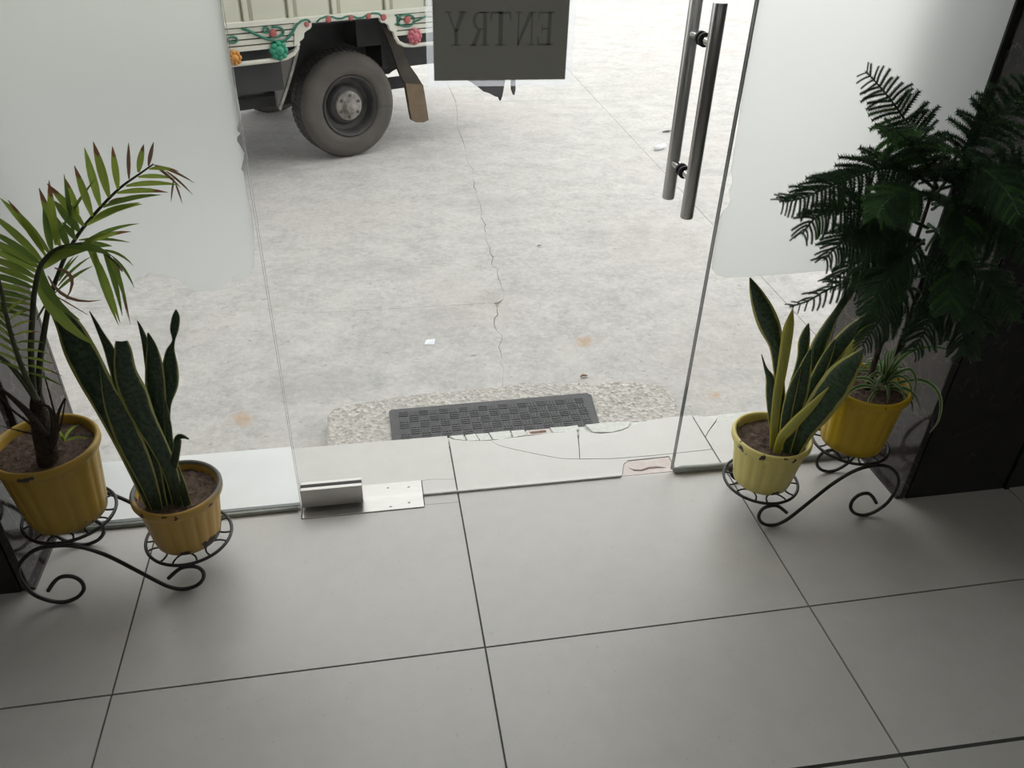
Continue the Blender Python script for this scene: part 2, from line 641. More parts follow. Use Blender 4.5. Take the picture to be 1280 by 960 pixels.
# sleeve plastic: clear with a faint milky body
sm = bpy.data.materials.new('clear_sleeve')
sm.use_nodes = True
_nt = sm.node_tree
_nt.nodes.clear()
_o = N(_nt, 'ShaderNodeOutputMaterial')
_t = N(_nt, 'ShaderNodeBsdfTransparent')
_t.inputs[0].default_value = (.95, .96, .97, 1)
_d = N(_nt, 'ShaderNodeBsdfTranslucent')
_d.inputs[0].default_value = (.9, .92, .95, 1)
_x = N(_nt, 'ShaderNodeMixShader')
_x.inputs[0].default_value = .22
_nt.links.new(_t.outputs[0], _x.inputs[1])
_nt.links.new(_d.outputs[0], _x.inputs[2])
_nt.links.new(_x.outputs[0], _o.inputs[0])
M['sleeve'] = sm

# ------------------------------------------------------------------ setting
GY = 1.691            # glass plane
XL, XR = -.872, 1.432  # faces of the two granite jambs
GZ = -.12             # street level
CZ = 3.3
X0, X1, YB = -3.0, 3.4, -4.4

# floor: dark bed with one object per tile
bed = MB().box((X0, YB, -.10), (X1, 1.89, -.0035)).build('floor', M['grout'])
struct(bed)
T = .8
tx0, ty1 = .184, 1.955
gap = .0045


def rect(x0, y0, x1, y1):
    return [(x0, y0), (x1, y0), (x1, y1), (x0, y1)]


tm = MB().prism(rect(0, 0, T - gap, T - gap), -.009, 0).mesh('tile')
tm.materials.append(M['tile'])
for i in range(-4, 4):
    for j in range(1, 8):
        x, y = tx0 + i * T, ty1 - (j + 1) * T
        if x + T > X1 + .1 or x < X0 - .2 or y < YB - .1:
            continue
        o = bpy.data.objects.new('tile', tm)
        col.objects.link(o)
        o.location = (x + gap / 2, y + gap / 2, 0)
        o.parent = bed


def tile_piece(poly, z=0, name='tile', m='tile', zb=-.009):
    o = MB().prism(poly, zb, z).build(name, M[m], bed)
    return o


h = gap / 2
ya, yb = ty1 - T + h, ty1
# row under the glass: whole tiles left and far left
tile_piece(rect(tx0 - 2 * T + h, ya, tx0 - T - h, yb))
# tile with the floor spring let in and a small cut piece beside it
e = .0012
tile_piece([(tx0 - T + h, ya), (tx0 - h, ya), (tx0 - h, 1.648), (.087, 1.650), (.087, 1.640), (-.246, 1.640), (-.246, 1.755), (.087, 1.755),
            (.12, 1.757), (.15, 1.752), (tx0 - h, 1.748), (tx0 - h, yb), (tx0 - T + h, yb)])
tile_piece([(.087 + e, 1.650 + e), (tx0 - h, 1.648 + e), (tx0 - h, 1.748 - e), (.15, 1.752 - e), (.12, 1.757 - e), (.087 + e, 1.755 - e)], name='tile_piece')
# cracked middle tile: its outer edge is broken away
xa, xb = tx0 + h, tx0 + T - h
edge = [(.189, 1.940), (.20, 1.933), (.24, 1.921), (.28, 1.916), (.311, 1.912)]
crk = [(.311, 1.912), (.335, 1.885), (.371, 1.863), (.44, 1.828), (.506, 1.798), (.565, 1.786), (.674, 1.774), (.80, 1.772), (xb, 1.776)]
patch = [(.668, 1.694), (.675, 1.703), (.684, 1.728), (.693, 1.748), (.709, 1.757), (.836, 1.760), (.836, 1.694)]
main = [(xa, ya), (xb, ya), (xb, 1.776 - e)] + [(x, y - e) for x, y in reversed(crk[1:-1])] + list(reversed(edge)) + [(xa, 1.94)]
# the patch is cut out of the main piece: split it in two along the metal strip line
lower = [(xa, ya), (xb, ya), (xb, 1.691), (.838, 1.691), (.838, 1.690), (.666, 1.690), (xa, 1.690)]
upper_l = [(xa, 1.6915), (.664, 1.6915)] + [(x - .002, y) for x, y in patch[1:5]] + [(.70, 1.7605), (.70, 1.7735 - e)] + \
          [(x, y - e) for x, y in reversed(crk[1:7]) if x < .70] + list(reversed(edge)) + [(xa, 1.94)]
upper_r = [(.70 + .0002, 1.7605), (.838, 1.7625), (.838, 1.6925), (xb, 1.6925), (xb, 1.776 - e), (.80, 1.772 - e), (.70 + .0002, 1.7735 - e)]
tile_piece(lower)
tile_piece(upper_l, name='tile_piece')
tile_piece(upper_r, name='tile_piece')
mid = [(.38, 1.918), (.44, 1.919), (.509, 1.926), (.55, 1.924), (.590, 1.931)]
tile_piece([(x, y + e) for x, y in crk[:6]] + [(.5635, 1.787 + e), (.575, 1.84), (.582, 1.88)] + list(reversed(mid)), name='tile_piece')
rgt = [(.600, 1.930), (.635, 1.908), (.66, 1.900), (.698, 1.900), (.73, 1.906), (.755, 1.917), (.787, 1.934), (.838, 1.949), (.917, 1.957), (xb, 1.955)]
tile_piece([(.5655, 1.787 + e), (.674, 1.774 + e), (.80, 1.772 + e), (xb, 1.776 + e)] + list(reversed(rgt)) + [(.585, 1.88), (.5775, 1.84)], name='tile_piece')
# mortar patch where the second floor bolt sits
mp = tile_piece(patch, -.0015, 'mortar_patch', 'mortar')
cp = [(.70, 1.728), (.712, 1.718), (.735, 1.714), (.76, 1.722), (.79, 1.721), (.812, 1.712), (.79, 1.714), (.76, 1.715), (.735, 1.707), (.712, 1.711)]
tile_piece(cp, -.0008, 'mortar_gap', 'mortar_dark')
# right tile, with one cracked corner
x2 = tx0 + 2 * T - h
tile_piece([(xb + gap, ya), (x2, ya), (x2, yb), (1.20, yb - .012), (1.20, 1.902), (1.13, 1.903), (1.05, 1.910), (1.01, 1.868), (xb + gap, 1.838)])
tile_piece([(xb + gap, 1.842), (1.009, 1.871), (1.047, 1.913), (1.06, 1.928), (1.00, 1.953), (xb + gap, 1.953)], name='tile_piece')
tile_piece([(1.052, 1.913), (1.13, 1.906), (1.197, 1.905), (1.197, 1.952), (1.075, 1.950), (1.063, 1.928)], -.002, 'tile_chip', 'raw_tile')
tile_piece(rect(x2 + gap, ya, x2 + T, yb))
# white broken chips along the outer edge of the platform
chips = [[(.190, 1.955), (.232, 1.955), (.236, 1.926), (.205, 1.936)], [(.238, 1.954), (.27, 1.956), (.278, 1.922), (.242, 1.924)],
         [(.273, 1.956), (.31, 1.955), (.318, 1.920), (.282, 1.921)], [(.314, 1.955), (.38, 1.957), (.378, 1.922), (.345, 1.916), (.322, 1.920)],
         [(.384, 1.956), (.425, 1.956), (.43, 1.930), (.386, 1.922)], [(.51, 1.957), (.565, 1.955), (.60, 1.958), (.60, 1.936), (.555, 1.928), (.515, 1.931)],
         [(.625, 1.955), (.70, 1.957), (.775, 1.953), (.758, 1.925), (.73, 1.912), (.698, 1.905), (.64, 1.915)]]
for k, c in enumerate(chips):
    tile_piece(c, -.001 - .0008 * (k % 3), 'tile_chip', 'raw_tile')
tile_piece([(.432, 1.956), (.508, 1.956), (.508, 1.934), (.434, 1.932)], -.006, 'mortar_gap', 'mortar')
tile_piece([(.44, 1.948), (.495, 1.950), (.495, 1.938), (.445, 1.936)], -.0055, 'mortar_gap', 'mortar_dark')
# riser of the platform towards the street
rz = MB().box((X0, 1.915, -.30), (X1, 1.957, -.0105)).build('trim_1', M['raw_tile'])
struct(rz)

# street: concrete slabs parted by joints and one long crack
ground = MB().box((-40, 1.96, GZ - .30), (40, 60, GZ - .004)).build('ground', M['joint_dirt'])
struct(ground)
crack = [(.43, 1.958), (.425, 2.2), (.432, 2.396), (.455, 2.5), (.462, 2.62), (.489, 2.743), (.475, 2.87), (.50, 2.95), (.545, 3.06), (.556, 3.168), (.56, 3.32), (.555, 3.45),
         (.57, 3.6), (.577, 3.809), (.585, 3.95), (.60, 4.15), (.605, 4.35), (.62, 4.55), (.64, 4.743), (.63, 4.95), (.65, 5.3), (.66, 5.8), (.72, 6.4)]
cr2 = []
for i, (x, y) in enumerate(crack):
    cr2.append((x, y))
    if i + 1 < len(crack):
        x1, y1 = crack[i + 1]
        for t in (.33, .67):
            cr2.append((x + (x1 - x) * t + random.uniform(-.012, .012), y + (y1 - y) * t))
JX = 1.775


def gslab(poly):
    return MB().prism(poly, GZ - .02, GZ).build('concrete_slab', M['concrete'], ground)


def cw(y):
    return .0004 + .0030 * max(0, noise.noise(Vector((3, y * 5, 0))) + .15)


jy = lambda x: 3.03 - .17 * (x + .25) * (1 if x < -.25 else 0)
gslab([(-40, 1.958)] + [(x - cw(y), y) for x, y in cr2 if y < 3.0] + [(.50, 3.030), (-.25, 3.0325), (-1.2, 3.1925), (-40, 3.1925)])
gslab([(-40, 3.1935), (-1.2, 3.1935), (-.25, 3.0335), (.515, 3.0315)] + [(x - cw(y), y) for x, y in cr2 if y > 3.05] + [(.72, 14), (-40, 14)])
gslab([(x + cw(y), y) for x, y in reversed(cr2)] + [(JX - .002, 1.958), (JX + .09, 6.4)])
gslab([(JX + .002, 1.958), (40, 1.958), (40, 11.6), (JX + .21, 11.6), (JX + .092, 6.4)])
gslab([(.723, 6.403), (JX + .089, 6.403), (JX + .207, 11.6), (JX + .207, 14), (.723, 14)])
gslab([(JX + .21, 11.61), (40, 11.61), (40, 14), (JX + .21, 14)])
gslab([(-40, 14.004), (40, 14.004), (40, 60), (-40, 60)])

# doorstep of washed aggregate
st = [(-.188, 1.958), (-.193, 2.20), (-.175, 2.24), (-.12, 2.258), (.10, 2.292), (.30, 2.297), (.447, 2.302), (.72, 2.285), (.735, 2.262), (.76, 2.262),
      (.775, 2.285), (.90, 2.262), (.985, 2.235), (1.01, 2.16), (.99, 2.08), (1.0, 1.958)]
step = MB().prism(st, GZ - .01, -.062).build('doorstep', M['aggregate'], bevel=.008)
struct(step, 'low rough doorstep of exposed aggregate concrete under the rubber mat')

# granite jambs, each a core with polished slabs
wlft = MB().box((X0, 1.50, GZ - .1), (XL - .02, 1.985, 5)).build('wall_left', M['grout'])
struct(wlft)
MB().box((XL - .02, 1.482, .001), (XL, 1.99, CZ)).build('granite_slab', M['granite'], wlft, bevel=.002)
MB().box((-1.80, 1.480, .001), (XL - .021, 1.50, CZ)).build('granite_slab', M['black_granite'], wlft)
MB().box((X0, 1.480, .001), (-1.803, 1.50, CZ)).build('granite_slab', M['black_granite'], wlft)
MB().box((X0, 1.985, GZ), (XL, 2.0, CZ + 2)).build('granite_slab', M['granite'], wlft)
wrgt = MB().box((XR + .02, 1.50, GZ - .1), (X1, 1.985, 5)).build('wall_right', M['grout'])
struct(wrgt)
MB().box((XR, 1.482, .001), (XR + .02, 1.99, CZ)).build('granite_slab', M['granite'], wrgt, bevel=.002)
MB().box((XR + .021, 1.480, .001), (1.768, 1.50, CZ)).build('granite_slab', M['black_granite'], wrgt)
MB().box((1.784, 1.480, .001), (X1, 1.50, CZ)).build('granite_slab', M['black_granite'], wrgt)
MB().box((1.769, 1.474, .001), (1.783, 1.50, CZ)).build('joint_strip', M['green_joint'], wrgt)
MB().box((XR, 1.985, GZ), (X1, 2.0, CZ + 2)).build('granite_slab', M['granite'], wrgt)
# narrow plinth fillets along the foot of both jamb faces
f1 = MB().box((XL, 1.484, .0), (XL + .010, GY - .012, .010)).build('baseboard_left', M['granite'])
struct(f1)
f2 = MB().box((XR - .010, 1.484, .0), (XR, GY - .012, .010)).build('baseboard_right', M['granite'])
struct(f2)
# room shell behind the camera
struct(MB().box((X0 - .15, YB, -.1), (X0, 1.50, CZ)).build('wall_west', M['plaster']))
struct(MB().box((X1, YB, -.1), (X1 + .15, 1.50, CZ)).build('wall_east', M['plaster']))
struct(MB().box((X0 - .15, YB - .15, -.1), (X1 + .15, YB, CZ)).build('wall_back', M['plaster']))
struct(MB().box((X0 - .15, YB - .15, CZ), (X1 + .15, 1.99, CZ + .2)).build('ceiling', M['ceiling']))
struct(MB().box((XL, 1.64, 3.12), (XR, 1.985, CZ)).build('wall_lintel', M['facade']))
struct(MB().box((X0, 1.70, CZ + .2), (X1, 1.985, 6)).build('wall_facade', M['facade']))


# glazing: panes have clear faces and polished edges
def pane(name, x0, x1, z0, z1, parent=None, yc=GY, th=.010, bottom_clear=False):
    b = MB()
    y0, y1 = yc - th / 2, yc + th / 2
    vs = [(x0, y0, z0), (x1, y0, z0), (x1, y1, z0), (x0, y1, z0), (x0, y0, z1), (x1, y0, z1), (x1, y1, z1), (x0, y1, z1)]
    b.add(vs, [(0, 1, 5, 4), (2, 3, 7, 6)], 0)
    b.add(vs, [(1, 2, 6, 5), (3, 0, 4, 7), (4, 5, 6, 7)], 1)
    b.add(vs, [(0, 3, 2, 1)], 0 if bottom_clear else 1)
    return b.build(name, [M['glass'], M['glass_edge']], parent)


w1 = pane('window_1', XL + .003, -.2485, .012, 3.115)
struct(w1, 'fixed left glass pane with frosted film, ragged along its lower edge')
w2 = pane('window_2', .8225, XR - .003, .006, 3.115)
struct(w2, 'fixed right glass pane with frosted film above the pots')
door = pane('door_1', -.2445, 0.8175, .010, 3.10, bottom_clear=True)
struct(door, 'frameless clear glass door with bar handle')


def film(pxs, parent, x_edge, side):
    pts = [atY(x, y, GY) for x, y in pxs]
    poly = [(p.x, p.z) for p in pts]
    if side < 0:
        poly = poly + [(x_edge, 1.85), (XL + .006, 1.85), (XL + .006, poly[0][1])]
    else:
        poly = poly + [(XR - .006, poly[-1][1]), (XR - .006, 1.85), (x_edge, 1.85)]
    b = MB().prism(poly, GY - .0066, GY - .0056, fr=lambda x, z, y: (x, y, z))
    return b.build('frosted_film', M['film'], parent)


film([(52, 352), (66, 345), (80, 340), (100, 345), (116, 352), (123, 360), (127, 368), (140, 369), (158, 368), (162, 365), (166, 353), (172, 346), (182, 343), (187, 339), (192, 341),
      (202, 342), (214, 345), (225, 349), (233, 355), (240, 362), (250, 362), (262, 361), (275, 361), (282, 356), (287, 350), (292, 345), (296, 348), (299, 349), (304, 346), (311, 343),
      (317, 336), (318, 320), (319, 305), (317, 285), (315, 265), (309, 240), (305, 214), (302, 210), (305, 198), (306, 190), (303, 185), (301, 181), (297, 175), (297, 170), (301, 166), (297, 161), (297, 157), (299, 152),
      (302, 148), (301, 140), (298, 125), (293, 100), (286, 60), (280, 25), (276.5, 0)], w1, -.252, -1)
rf = [(947.5, 0), (940, 40), (934, 75), (926, 120), (921, 160), (916, 190), (914, 205), (912, 212), (914, 220), (914.5, 228), (910, 236), (911, 243), (912, 250), (908, 258), (902, 264), (898, 272), (896, 285),
      (892, 310), (889, 328), (889, 335), (893, 341), (905, 345.5), (940, 344), (980, 341), (1040, 336), (1085, 332)]
film(rf, w2, .826, 1)

# pale slab and beads at the foot of the panes
s1 = MB().prism([(XL, GY - .012), (-.2495, GY - .012), (-.2495, GY + .006), (-.2885, 1.955), (XL, 1.955)], .0005, .008).build('trim_2', M['pale_slab'])  # added slab: paleness seen through the left pane, end cut along its edge
struct(s1, 'white slab standing in for the paler view through the left fixed pane')
b = MB()
b.tube([(XL + .002, GY - .013, .006), (-.6, GY - .013, .0065), (-.4, GY - .013, .006), (-.256, GY - .013, .007)], .006, 8)
struct(b.build('trim_3', M['silicone'], smooth=True), 'grey silicone bead along the left pane')
b = MB()
b.tube([(.826, GY - .006, .008), (.85, GY - .006, .012), (.92, GY - .007, .011), (1.1, GY - .007, .0105), (1.3, GY - .007, .011), (XR - .011, GY - .007, .010)], [.008, .011, .010, .010, .010, .010], 8)
struct(b.build('trim_4', M['silicone'], smooth=True), 'thick grey silicone bead along the right pane')
for sgn, xx in ((-1, XL), (1, XR)):
    g = MB().box((min(xx, xx - sgn * .012), GY - .014, .012), (max(xx, xx - sgn * .012), GY - .0072, 3.1)).build('trim_5', M['rubber'])
    struct(g)
thr = MB().tube([(.088, 1.6895, .0034), (.665, 1.6895, .0034)], .0034, 8).build('trim_6', M['alu'], smooth=True)
struct(thr, 'thin bright metal strip across the threshold')

# door fitting and handle
pf = MB().box((-.243, GY - .019, .012), (-.079, GY - .0055, .072)).build('patch_fitting', M['steel'], door, bevel=.0015)
MB().box((-.243, GY + .0055, .012), (-.079, GY + .019, .072)).build('patch_fitting', M['steel'], door, bevel=.0015)
MB().box((-.242, GY - .0055, .060), (-.081, GY + .0055, .0725)).build('fitting_gasket', M['rubber'], pf)
hx, hb, ht = .714, .8225, 1.2735
for yy in (1.630, 1.756):
    MB().lathe([(.0005, hb), (.0135, hb), (.015, hb + .002), (.015, ht - .002), (.0135, ht), (.0005, ht)], 24,
               fr=lambda x, y, z, yy=yy: (hx + x, yy + y, z)).build('door_handle', M['handle'], door, smooth=True, sharp=40)
for zz in (.912, 1.195):
    so = MB().tube([(hx, 1.632, zz), (hx, 1.754, zz)], .0095, 16).build('handle_standoff', M['chrome'], door, smooth=True, sharp=40)
    for y0, y1 in ((GY - .013, GY - .0055), (GY + .0055, GY + .013)):
        MB().tube([(hx, y0, zz), (hx, y1, zz)], .0145, 20).build('standoff_washer', M['rubber'], so, smooth=True, sharp=40)

fsp = thing('floor_spring_plate', 'brushed steel floor spring cover plate set in the tile under the door corner', 'cover plate', loc=(-.08, GY, 0))
fit(MB().box((-.243, 1.6405, -.006), (.0855, 1.7545, .003)).build('plate', M['steel'], bevel=.001), fsp)
for (x, y) in ((.045, 1.665), (.048, 1.73), (-.01, 1.735), (-.006, 1.655)):
    fit(MB().lathe([(.0005, .003), (.004, .003), (.0035, .0042), (.0005, .0036)], 12, fr=lambda a, c, z, x=x, y=y: (x + a, y + c, z)).build('screw', M['handle']), fsp)

# added fill panels to brighten the room, unseen behind and above the camera
lm_ = bpy.data.materials.new('fill_panel_glow')
lm_.use_nodes = True
_b = lm_.node_tree.nodes['Principled BSDF']
_b.inputs['Emission Color'].default_value = (1.0, .97, .92, 1)
_b.inputs['Emission Strength'].default_value = FILL
for x, y, wh in ((-1.0, -.6, 'on the palm side, nearer the glass door'), (1.2, -.6, 'on the pine side, nearer the glass door'),
                 (-1.0, -2.6, 'on the palm side, by the back wall'), (1.2, -2.6, 'on the pine side, by the back wall')):
    cl = thing('fill_panel', 'added unseen square fill panel overhead ' + wh, 'ceiling light', 'added fill panels', loc=(x, y, CZ))
    fit(MB().box((x - .30, y - .30, CZ - .03), (x + .30, y + .30, CZ)).build('frame', M['rail'], bevel=.004), cl)
    fit(MB().box((x - .28, y - .28, CZ - .034), (x + .28, y + .28, CZ - .0302)).build('diffuser', lm_), cl)

# ------------------------------------------------------------------ ENTRY sheet on the door
sgn = thing('entry_sign', 'landscape sheet reading ENTRY to the street, taped to the glass door', 'sign', loc=(.282, GY - .008, 1.118))
sx0, sx1, sz0, sz1 = .146, .4195, 1.1185, 1.328
yF = GY - .0062
pp = MB().box((sx0, yF - .0006, sz0), (sx1, yF, sz1)).build('sheet', M['paper'])
fit(pp, sgn)
slv = MB().box((sx0 - .014, yF - .0014, sz0 - .012), (sx1 + .014, yF - .0010, sz1 + .012)).build('clear_sleeve', M['sleeve'])
fit(slv, sgn)


def letter(ch):
    """serif capital on a unit square, as convex pieces"""
    B = lambda x0, y0, x1, y1: [(x0, y0), (x1, y0), (x1, y1), (x0, y1)]
    s = .035
    if ch == 'E':
        return [B(.16, 0, .34, 1), B(.04, 0, .8, .05), B(.04, .95, .8, 1), B(.34, .47, .62, .53), B(.60, .36, .64, .64), [(.74, .05), (.8, 0), (.84, .28), (.80, .28)], [(.76, .95), (.80, .74), (.83, .74), (.80, 1)]]
    if ch == 'N':
        return [B(.13, 0, .20, 1), B(.02, 0, .33, s), B(0, 1 - s, .24, 1), B(.80, 0, .87, 1), B(.68, 1 - s, 1, 1), [(.12, 1), (.80, 0), (.87, 0), (.87, .08), (.32, 1)]]
    if ch == 'T':
        return [B(.41, 0, .59, 1), B(.28, 0, .72, s), B(.08, .94, .92, 1), [(.08, .94), (.06, .72), (.09, .72), (.16, .94)], [(.92, .94), (.84, .94), (.91, .72), (.94, .72)]]
    if ch == 'R':
        L = [B(.16, 0, .34, 1), B(.04, 0, .46, s), B(.04, 1 - s, .5, 1), [(.42, .48), (.60, .48), (.90, 0), (.68, 0)], B(.66, 0, .98, s)]
        n = 10
        for i in range(n):
            a0, a1 = -math.pi / 2 + math.pi * i / n, -math.pi / 2 + math.pi * (i + 1) / n
            f = lambda a, rx, ry: (.50 + rx * math.cos(a), .735 + ry * math.sin(a))
            L.append([f(a0, .19, .215), f(a0, .34, .265), f(a1, .34, .265), f(a1, .19, .215)])
        L += [B(.34, .47, .5, .52), B(.34, .95, .5, 1)]
        return L
    if ch == 'Y':
        return [B(.41, 0, .59, .48), B(.28, 0, .72, s), [(.06, 1), (.41, .42), (.59, .44), (.28, 1)], [(.82, 1), (.52, .46), (.58, .42), (.90, 1)], B(0, 1 - s, .38, 1), B(.70, 1 - s, 1, 1)]


lh = .0625
zt = atY(620, 56, GY).z
xs = {'Y': (556, 583), 'R': (586, 612), 'T': (610, 640), 'N': (643, 668), 'E': (667, 692)}
for ch, (a, c) in xs.items():
    xl, xr = atY(a, 35, GY).x, atY(c, 35, GY).x
    b = MB()
    for poly in letter(ch):
        # read from the street: x runs the other way
        b.prism([(xr - (xr - xl) * p[0], zt + lh * p[1]) for p in poly], yF - .00085, yF + .0002, fr=lambda x, z, y: (x, y, z))
    fit(b.build('letter_' + ch.lower(), M['ink']), sgn)

# ------------------------------------------------------------------ mat
matt = thing('door_mat', 'dark grey rubber doormat with basket weave ridges', 'doormat', loc=(.35, 2.08, -.062))
mz = -.062
base = MB().prism([(.016, 1.962), (.010, 2.185), (.018, 2.196), (.700, 2.206), (.712, 2.19), (.690, 1.962)], mz, mz + .008).build('base', M['mat'], bevel=.002)
fit(base, matt)
rb = MB()
cell = .0335
nx, ny = 19, 6
for i in range(nx):
    for j in range(ny):
        cx, cy = .04 + cell * (i + .5), 1.978 + cell * (j + .5)
        for k in (-1, 0, 1):
            if (i + j) % 2:
                a, c = (cx - cell * .43, cy + k * cell * .3 - .0028), (cx + cell * .43, cy + k * cell * .3 + .0028)
            else:
                a, c = (cx + k * cell * .3 - .0028, cy - cell * .43), (cx + k * cell * .3 + .0028, cy + cell * .43)
            rb.box((*a, mz + .007), (*c, mz + .0105))
rbo = rb.build('ridges', M['mat'])
rbo['kind'] = 'stuff'
fit(rbo, matt)

# ------------------------------------------------------------------ truck
TW = Vector((-.115, 5.071, GZ))
th_ = math.radians(27)
TU = Vector((math.cos(th_), math.sin(th_), 0))
TN = Vector((math.sin(th_), -math.cos(th_), 0))
truck = thing('truck', 'cream painted small truck with green vine decoration parked on the street', 'truck', loc=TW)


def tl(a, b_, z):
    return TW + TU * a + TN * b_ + Vector((0, 0, z))


def tpx(px, py, off=.08):
    r = ray(px, py)
    O = TW + TN * off
    P = CAM + r * ((O - CAM).dot(TN) / r.dot(TN))
    return ((P - TW).dot(TU), P.z - GZ)


def tbox(name, a0, a1, b0, b1, z0, z1, m, parent=truck, bevel=0):
    mb = MB()
    vs = [tl(a, b_, z) for z in (z0, z1) for a, b_ in ((a0, b0), (a1, b0), (a1, b1), (a0, b1))]
    mb.add(vs, [(0, 3, 2, 1), (4, 5, 6, 7), (0, 1, 5, 4), (1, 2, 6, 5), (2, 3, 7, 6), (3, 0, 4, 7)])
    return fit2(mb.build(name, M[m], bevel=bevel), parent)


def fit2(o, parent):
    o.parent = parent
    o.matrix_parent_inverse = Matrix.Translation(-TW) if parent is truck else Matrix.Identity(4)
    return o


def tplate(name, pxs, b0, b1, m, parent=truck, off=None):
    poly = [tpx(x, y, off if off is not None else b1) for x, y in pxs]
    mb = MB().prism(poly, b0, b1, fr=lambda a, z, c: tl(a, c, z))
    return fit2(mb.build(name, M[m]), parent)


def ttube(name, pts, r, m, parent=truck, seg=10):
    return fit2(MB().tube([tl(*p) for p in pts], r, seg).build(name, M[m], smooth=True, sharp=50), parent)


A0, A1 = -3.4, 1.12
# cargo side: bays with folded ribs
ribs = [-2.8, -2.5, -2.2, -1.9, -1.6, -1.35, -1.09, -.82, -.543, -.289, -.027, .313, .60, .86, A1]
prev = A0
for i, a in enumerate(ribs):
    mb = MB()
    prof = [(prev + .004, .035), (prev + .03, .055), (a - .05, .055), (a - .022, .035)]
    vs = [tl(p, q, z) for z in (.85, 2.3) for p, q in prof] + [tl(p, q, z) for z in (.85, 2.3) for p, q in ((prev + .004, 0), (a - .022, 0))]
    mb.add(vs, [(0, 1, 5, 4), (1, 2, 6, 5), (2, 3, 7, 6), (0, 4, 10, 8), (3, 9, 11, 7), (8, 10, 11, 9), (4, 5, 6, 7, 11, 10), (0, 8, 9, 3, 2, 1)])
    fit2(mb.build('side_panel', M['cream']), truck)
    tbox('panel_rib', a - .022, a + .004, -.005, .062, .85, 2.3, 'cream', bevel=.003)
    prev = a
tbox('cargo_bed', A0, A1, -1.75, .03, .80, .85, 'black')
tbox('cargo_back_panel', A1 - .03, A1, -1.75, .02, .86, 2.3, 'cream')
tbox('cargo_far_panel', A0, A1 - .04, -1.80, -1.76, .86, 2.3, 'cream')
tbox('cargo_roof', A0, A1, -1.80, .05, 2.305, 2.34, 'cream')
tbox('top_rail', A0, A1, .04, .088, .828, .850, 'rail')
for k in range(4):
    z1 = .822 - k * .0305
    tbox('side_slat', A0, -.262 - .004 * k, .055, .078, z1 - .0235, z1, 'rail')
    tbox('side_slat', .338, A1, .055, .078, z1 - .0235, z1, 'rail')
tbox('slat_backing', A0, -.27, .02, .05, .70, .826, 'black')
tbox('slat_backing', .34, A1, .02, .05, .70, .826, 'black')
arch = tplate('arch_plate', [(368, 57), (368, 24), (420, 19.5), (470, 15.5), (495, 13.2), (496, 44), (493, 44), (492, 39.5), (489, 39), (487, 36), (486, 32), (483.5, 29.5), (481, 29.2), (480.5, 27.5), (478, 28.8),
                             (476, 27), (475, 23), (473, 22), (440, 24.5), (393, 28.5), (389.5, 28.5), (389.5, 33), (388, 36), (384, 38), (380.5, 41), (380, 47), (377, 50.5), (373.5, 52), (373, 56)], .06, .084, 'rail')


def vine(pxs, r=.006, m='vine', name='vine_paint'):
    pts = [(*tpx(x, y, .088), ) for x, y in pxs]
    return fit2(MB().tube([tl(a, .085, z) for a, z in pts], r, 6).build(name, M[m], smooth=True), truck)


def loop(cx, cy, rx, ry, a0, a1, n=14):
    return [(cx + rx * math.cos(math.radians(a0 + (a1 - a0) * i / n)), cy + ry * math.sin(math.radians(a0 + (a1 - a0) * i / n))) for i in range(n + 1)]


vine([(302, 35), (312, 39), (322, 44), (334, 49), (346, 52), (356, 51), (362, 46), (367, 39), (371, 31), (376, 26.5), (382, 24.5), (386, 25.5), (388, 28)], .007)
vine(loop(344, 40, 11, 6.5, -110, 120), .0055)
vine(loop(333, 37.5, 3.5, 3.5, 0, 350), .005)
vine([(396, 27.5), (400, 23.5), (407, 21), (415, 21), (421, 23), (427, 23), (433, 20.5), (440, 20), (447, 22.5), (453, 22), (459, 18.5), (466, 16.5), (473, 17), (478, 20)], .0065)
vine(loop(508, 25.5, 11, 7.5, 0, 350), .0055)
vine([(494, 19), (502, 23), (498, 29), (494, 31)], .005)
vine([(519, 27), (526, 24), (534, 20)], .005)
vine(loop(291, 50, 6, 4, 0, 350), .005)
for (x, y, r) in ((342, 42, .021), (384, 30.5, .015), (411, 24, .02), (439, 22, .017), (461, 20, .018), (480, 21.5, .02), (510, 25, .021)):
    a, z = tpx(x, y, .09)
    fit2(MB().lathe([(.0005, .084), (r, .084), (r * .8, .092), (.0005, .094)], 14, fr=lambda p, q, c, a=a, z=z: tl(a + p, c, z + q)).build('painted_flower', M['red'], smooth=True, sharp=50), truck)


def rosette(px, py, r, m):
    a, z = tpx(px, py, .10)
    core = fit2(MB().lathe([(.0005, .07), (r * .55, .075), (r * .55, .10), (r * .3, .112), (.0005, .114)], 16,
                           fr=lambda p, q, c: tl(a + p, c, z + q)).build('reflector_rosette', M[m], smooth=True, sharp=50), truck)
    for k in range(8):
        t = k * math.pi / 4
        ca, cz = a + r * .68 * math.cos(t), z + r * .68 * math.sin(t)
        o = MB().lathe([(.0005, .07), (r * .32, .074), (r * .34, .092), (r * .2, .102), (.0005, .104)], 10,
                       fr=lambda p, q, c, ca=ca, cz=cz: tl(ca + p, c, cz + q)).build('rosette_petal', M[m], smooth=True, sharp=60)
        o.parent = core
        o.matrix_parent_inverse = Matrix.Identity(4)


rosette(350, 64, .052, 'green_plastic')
rosette(520, 46, .048, 'pink')
rosette(294, 73, .04, 'orange')
ttube('guard_tube', [(A0, .07, .640), (-1.2, .07, .642), (-.42, .07, .645), (-.36, .07, .650), (-.315, .07, .668), (-.292, .07, .695), (-.288, .07, .73)], .0125, 'rail')
ttube('guard_tube', [(.335, .07, .73), (.34, .07, .70), (.36, .07, .668), (.40, .07, .648), (.46, .07, .642), (A1, .07, .640)], .0115, 'rail')
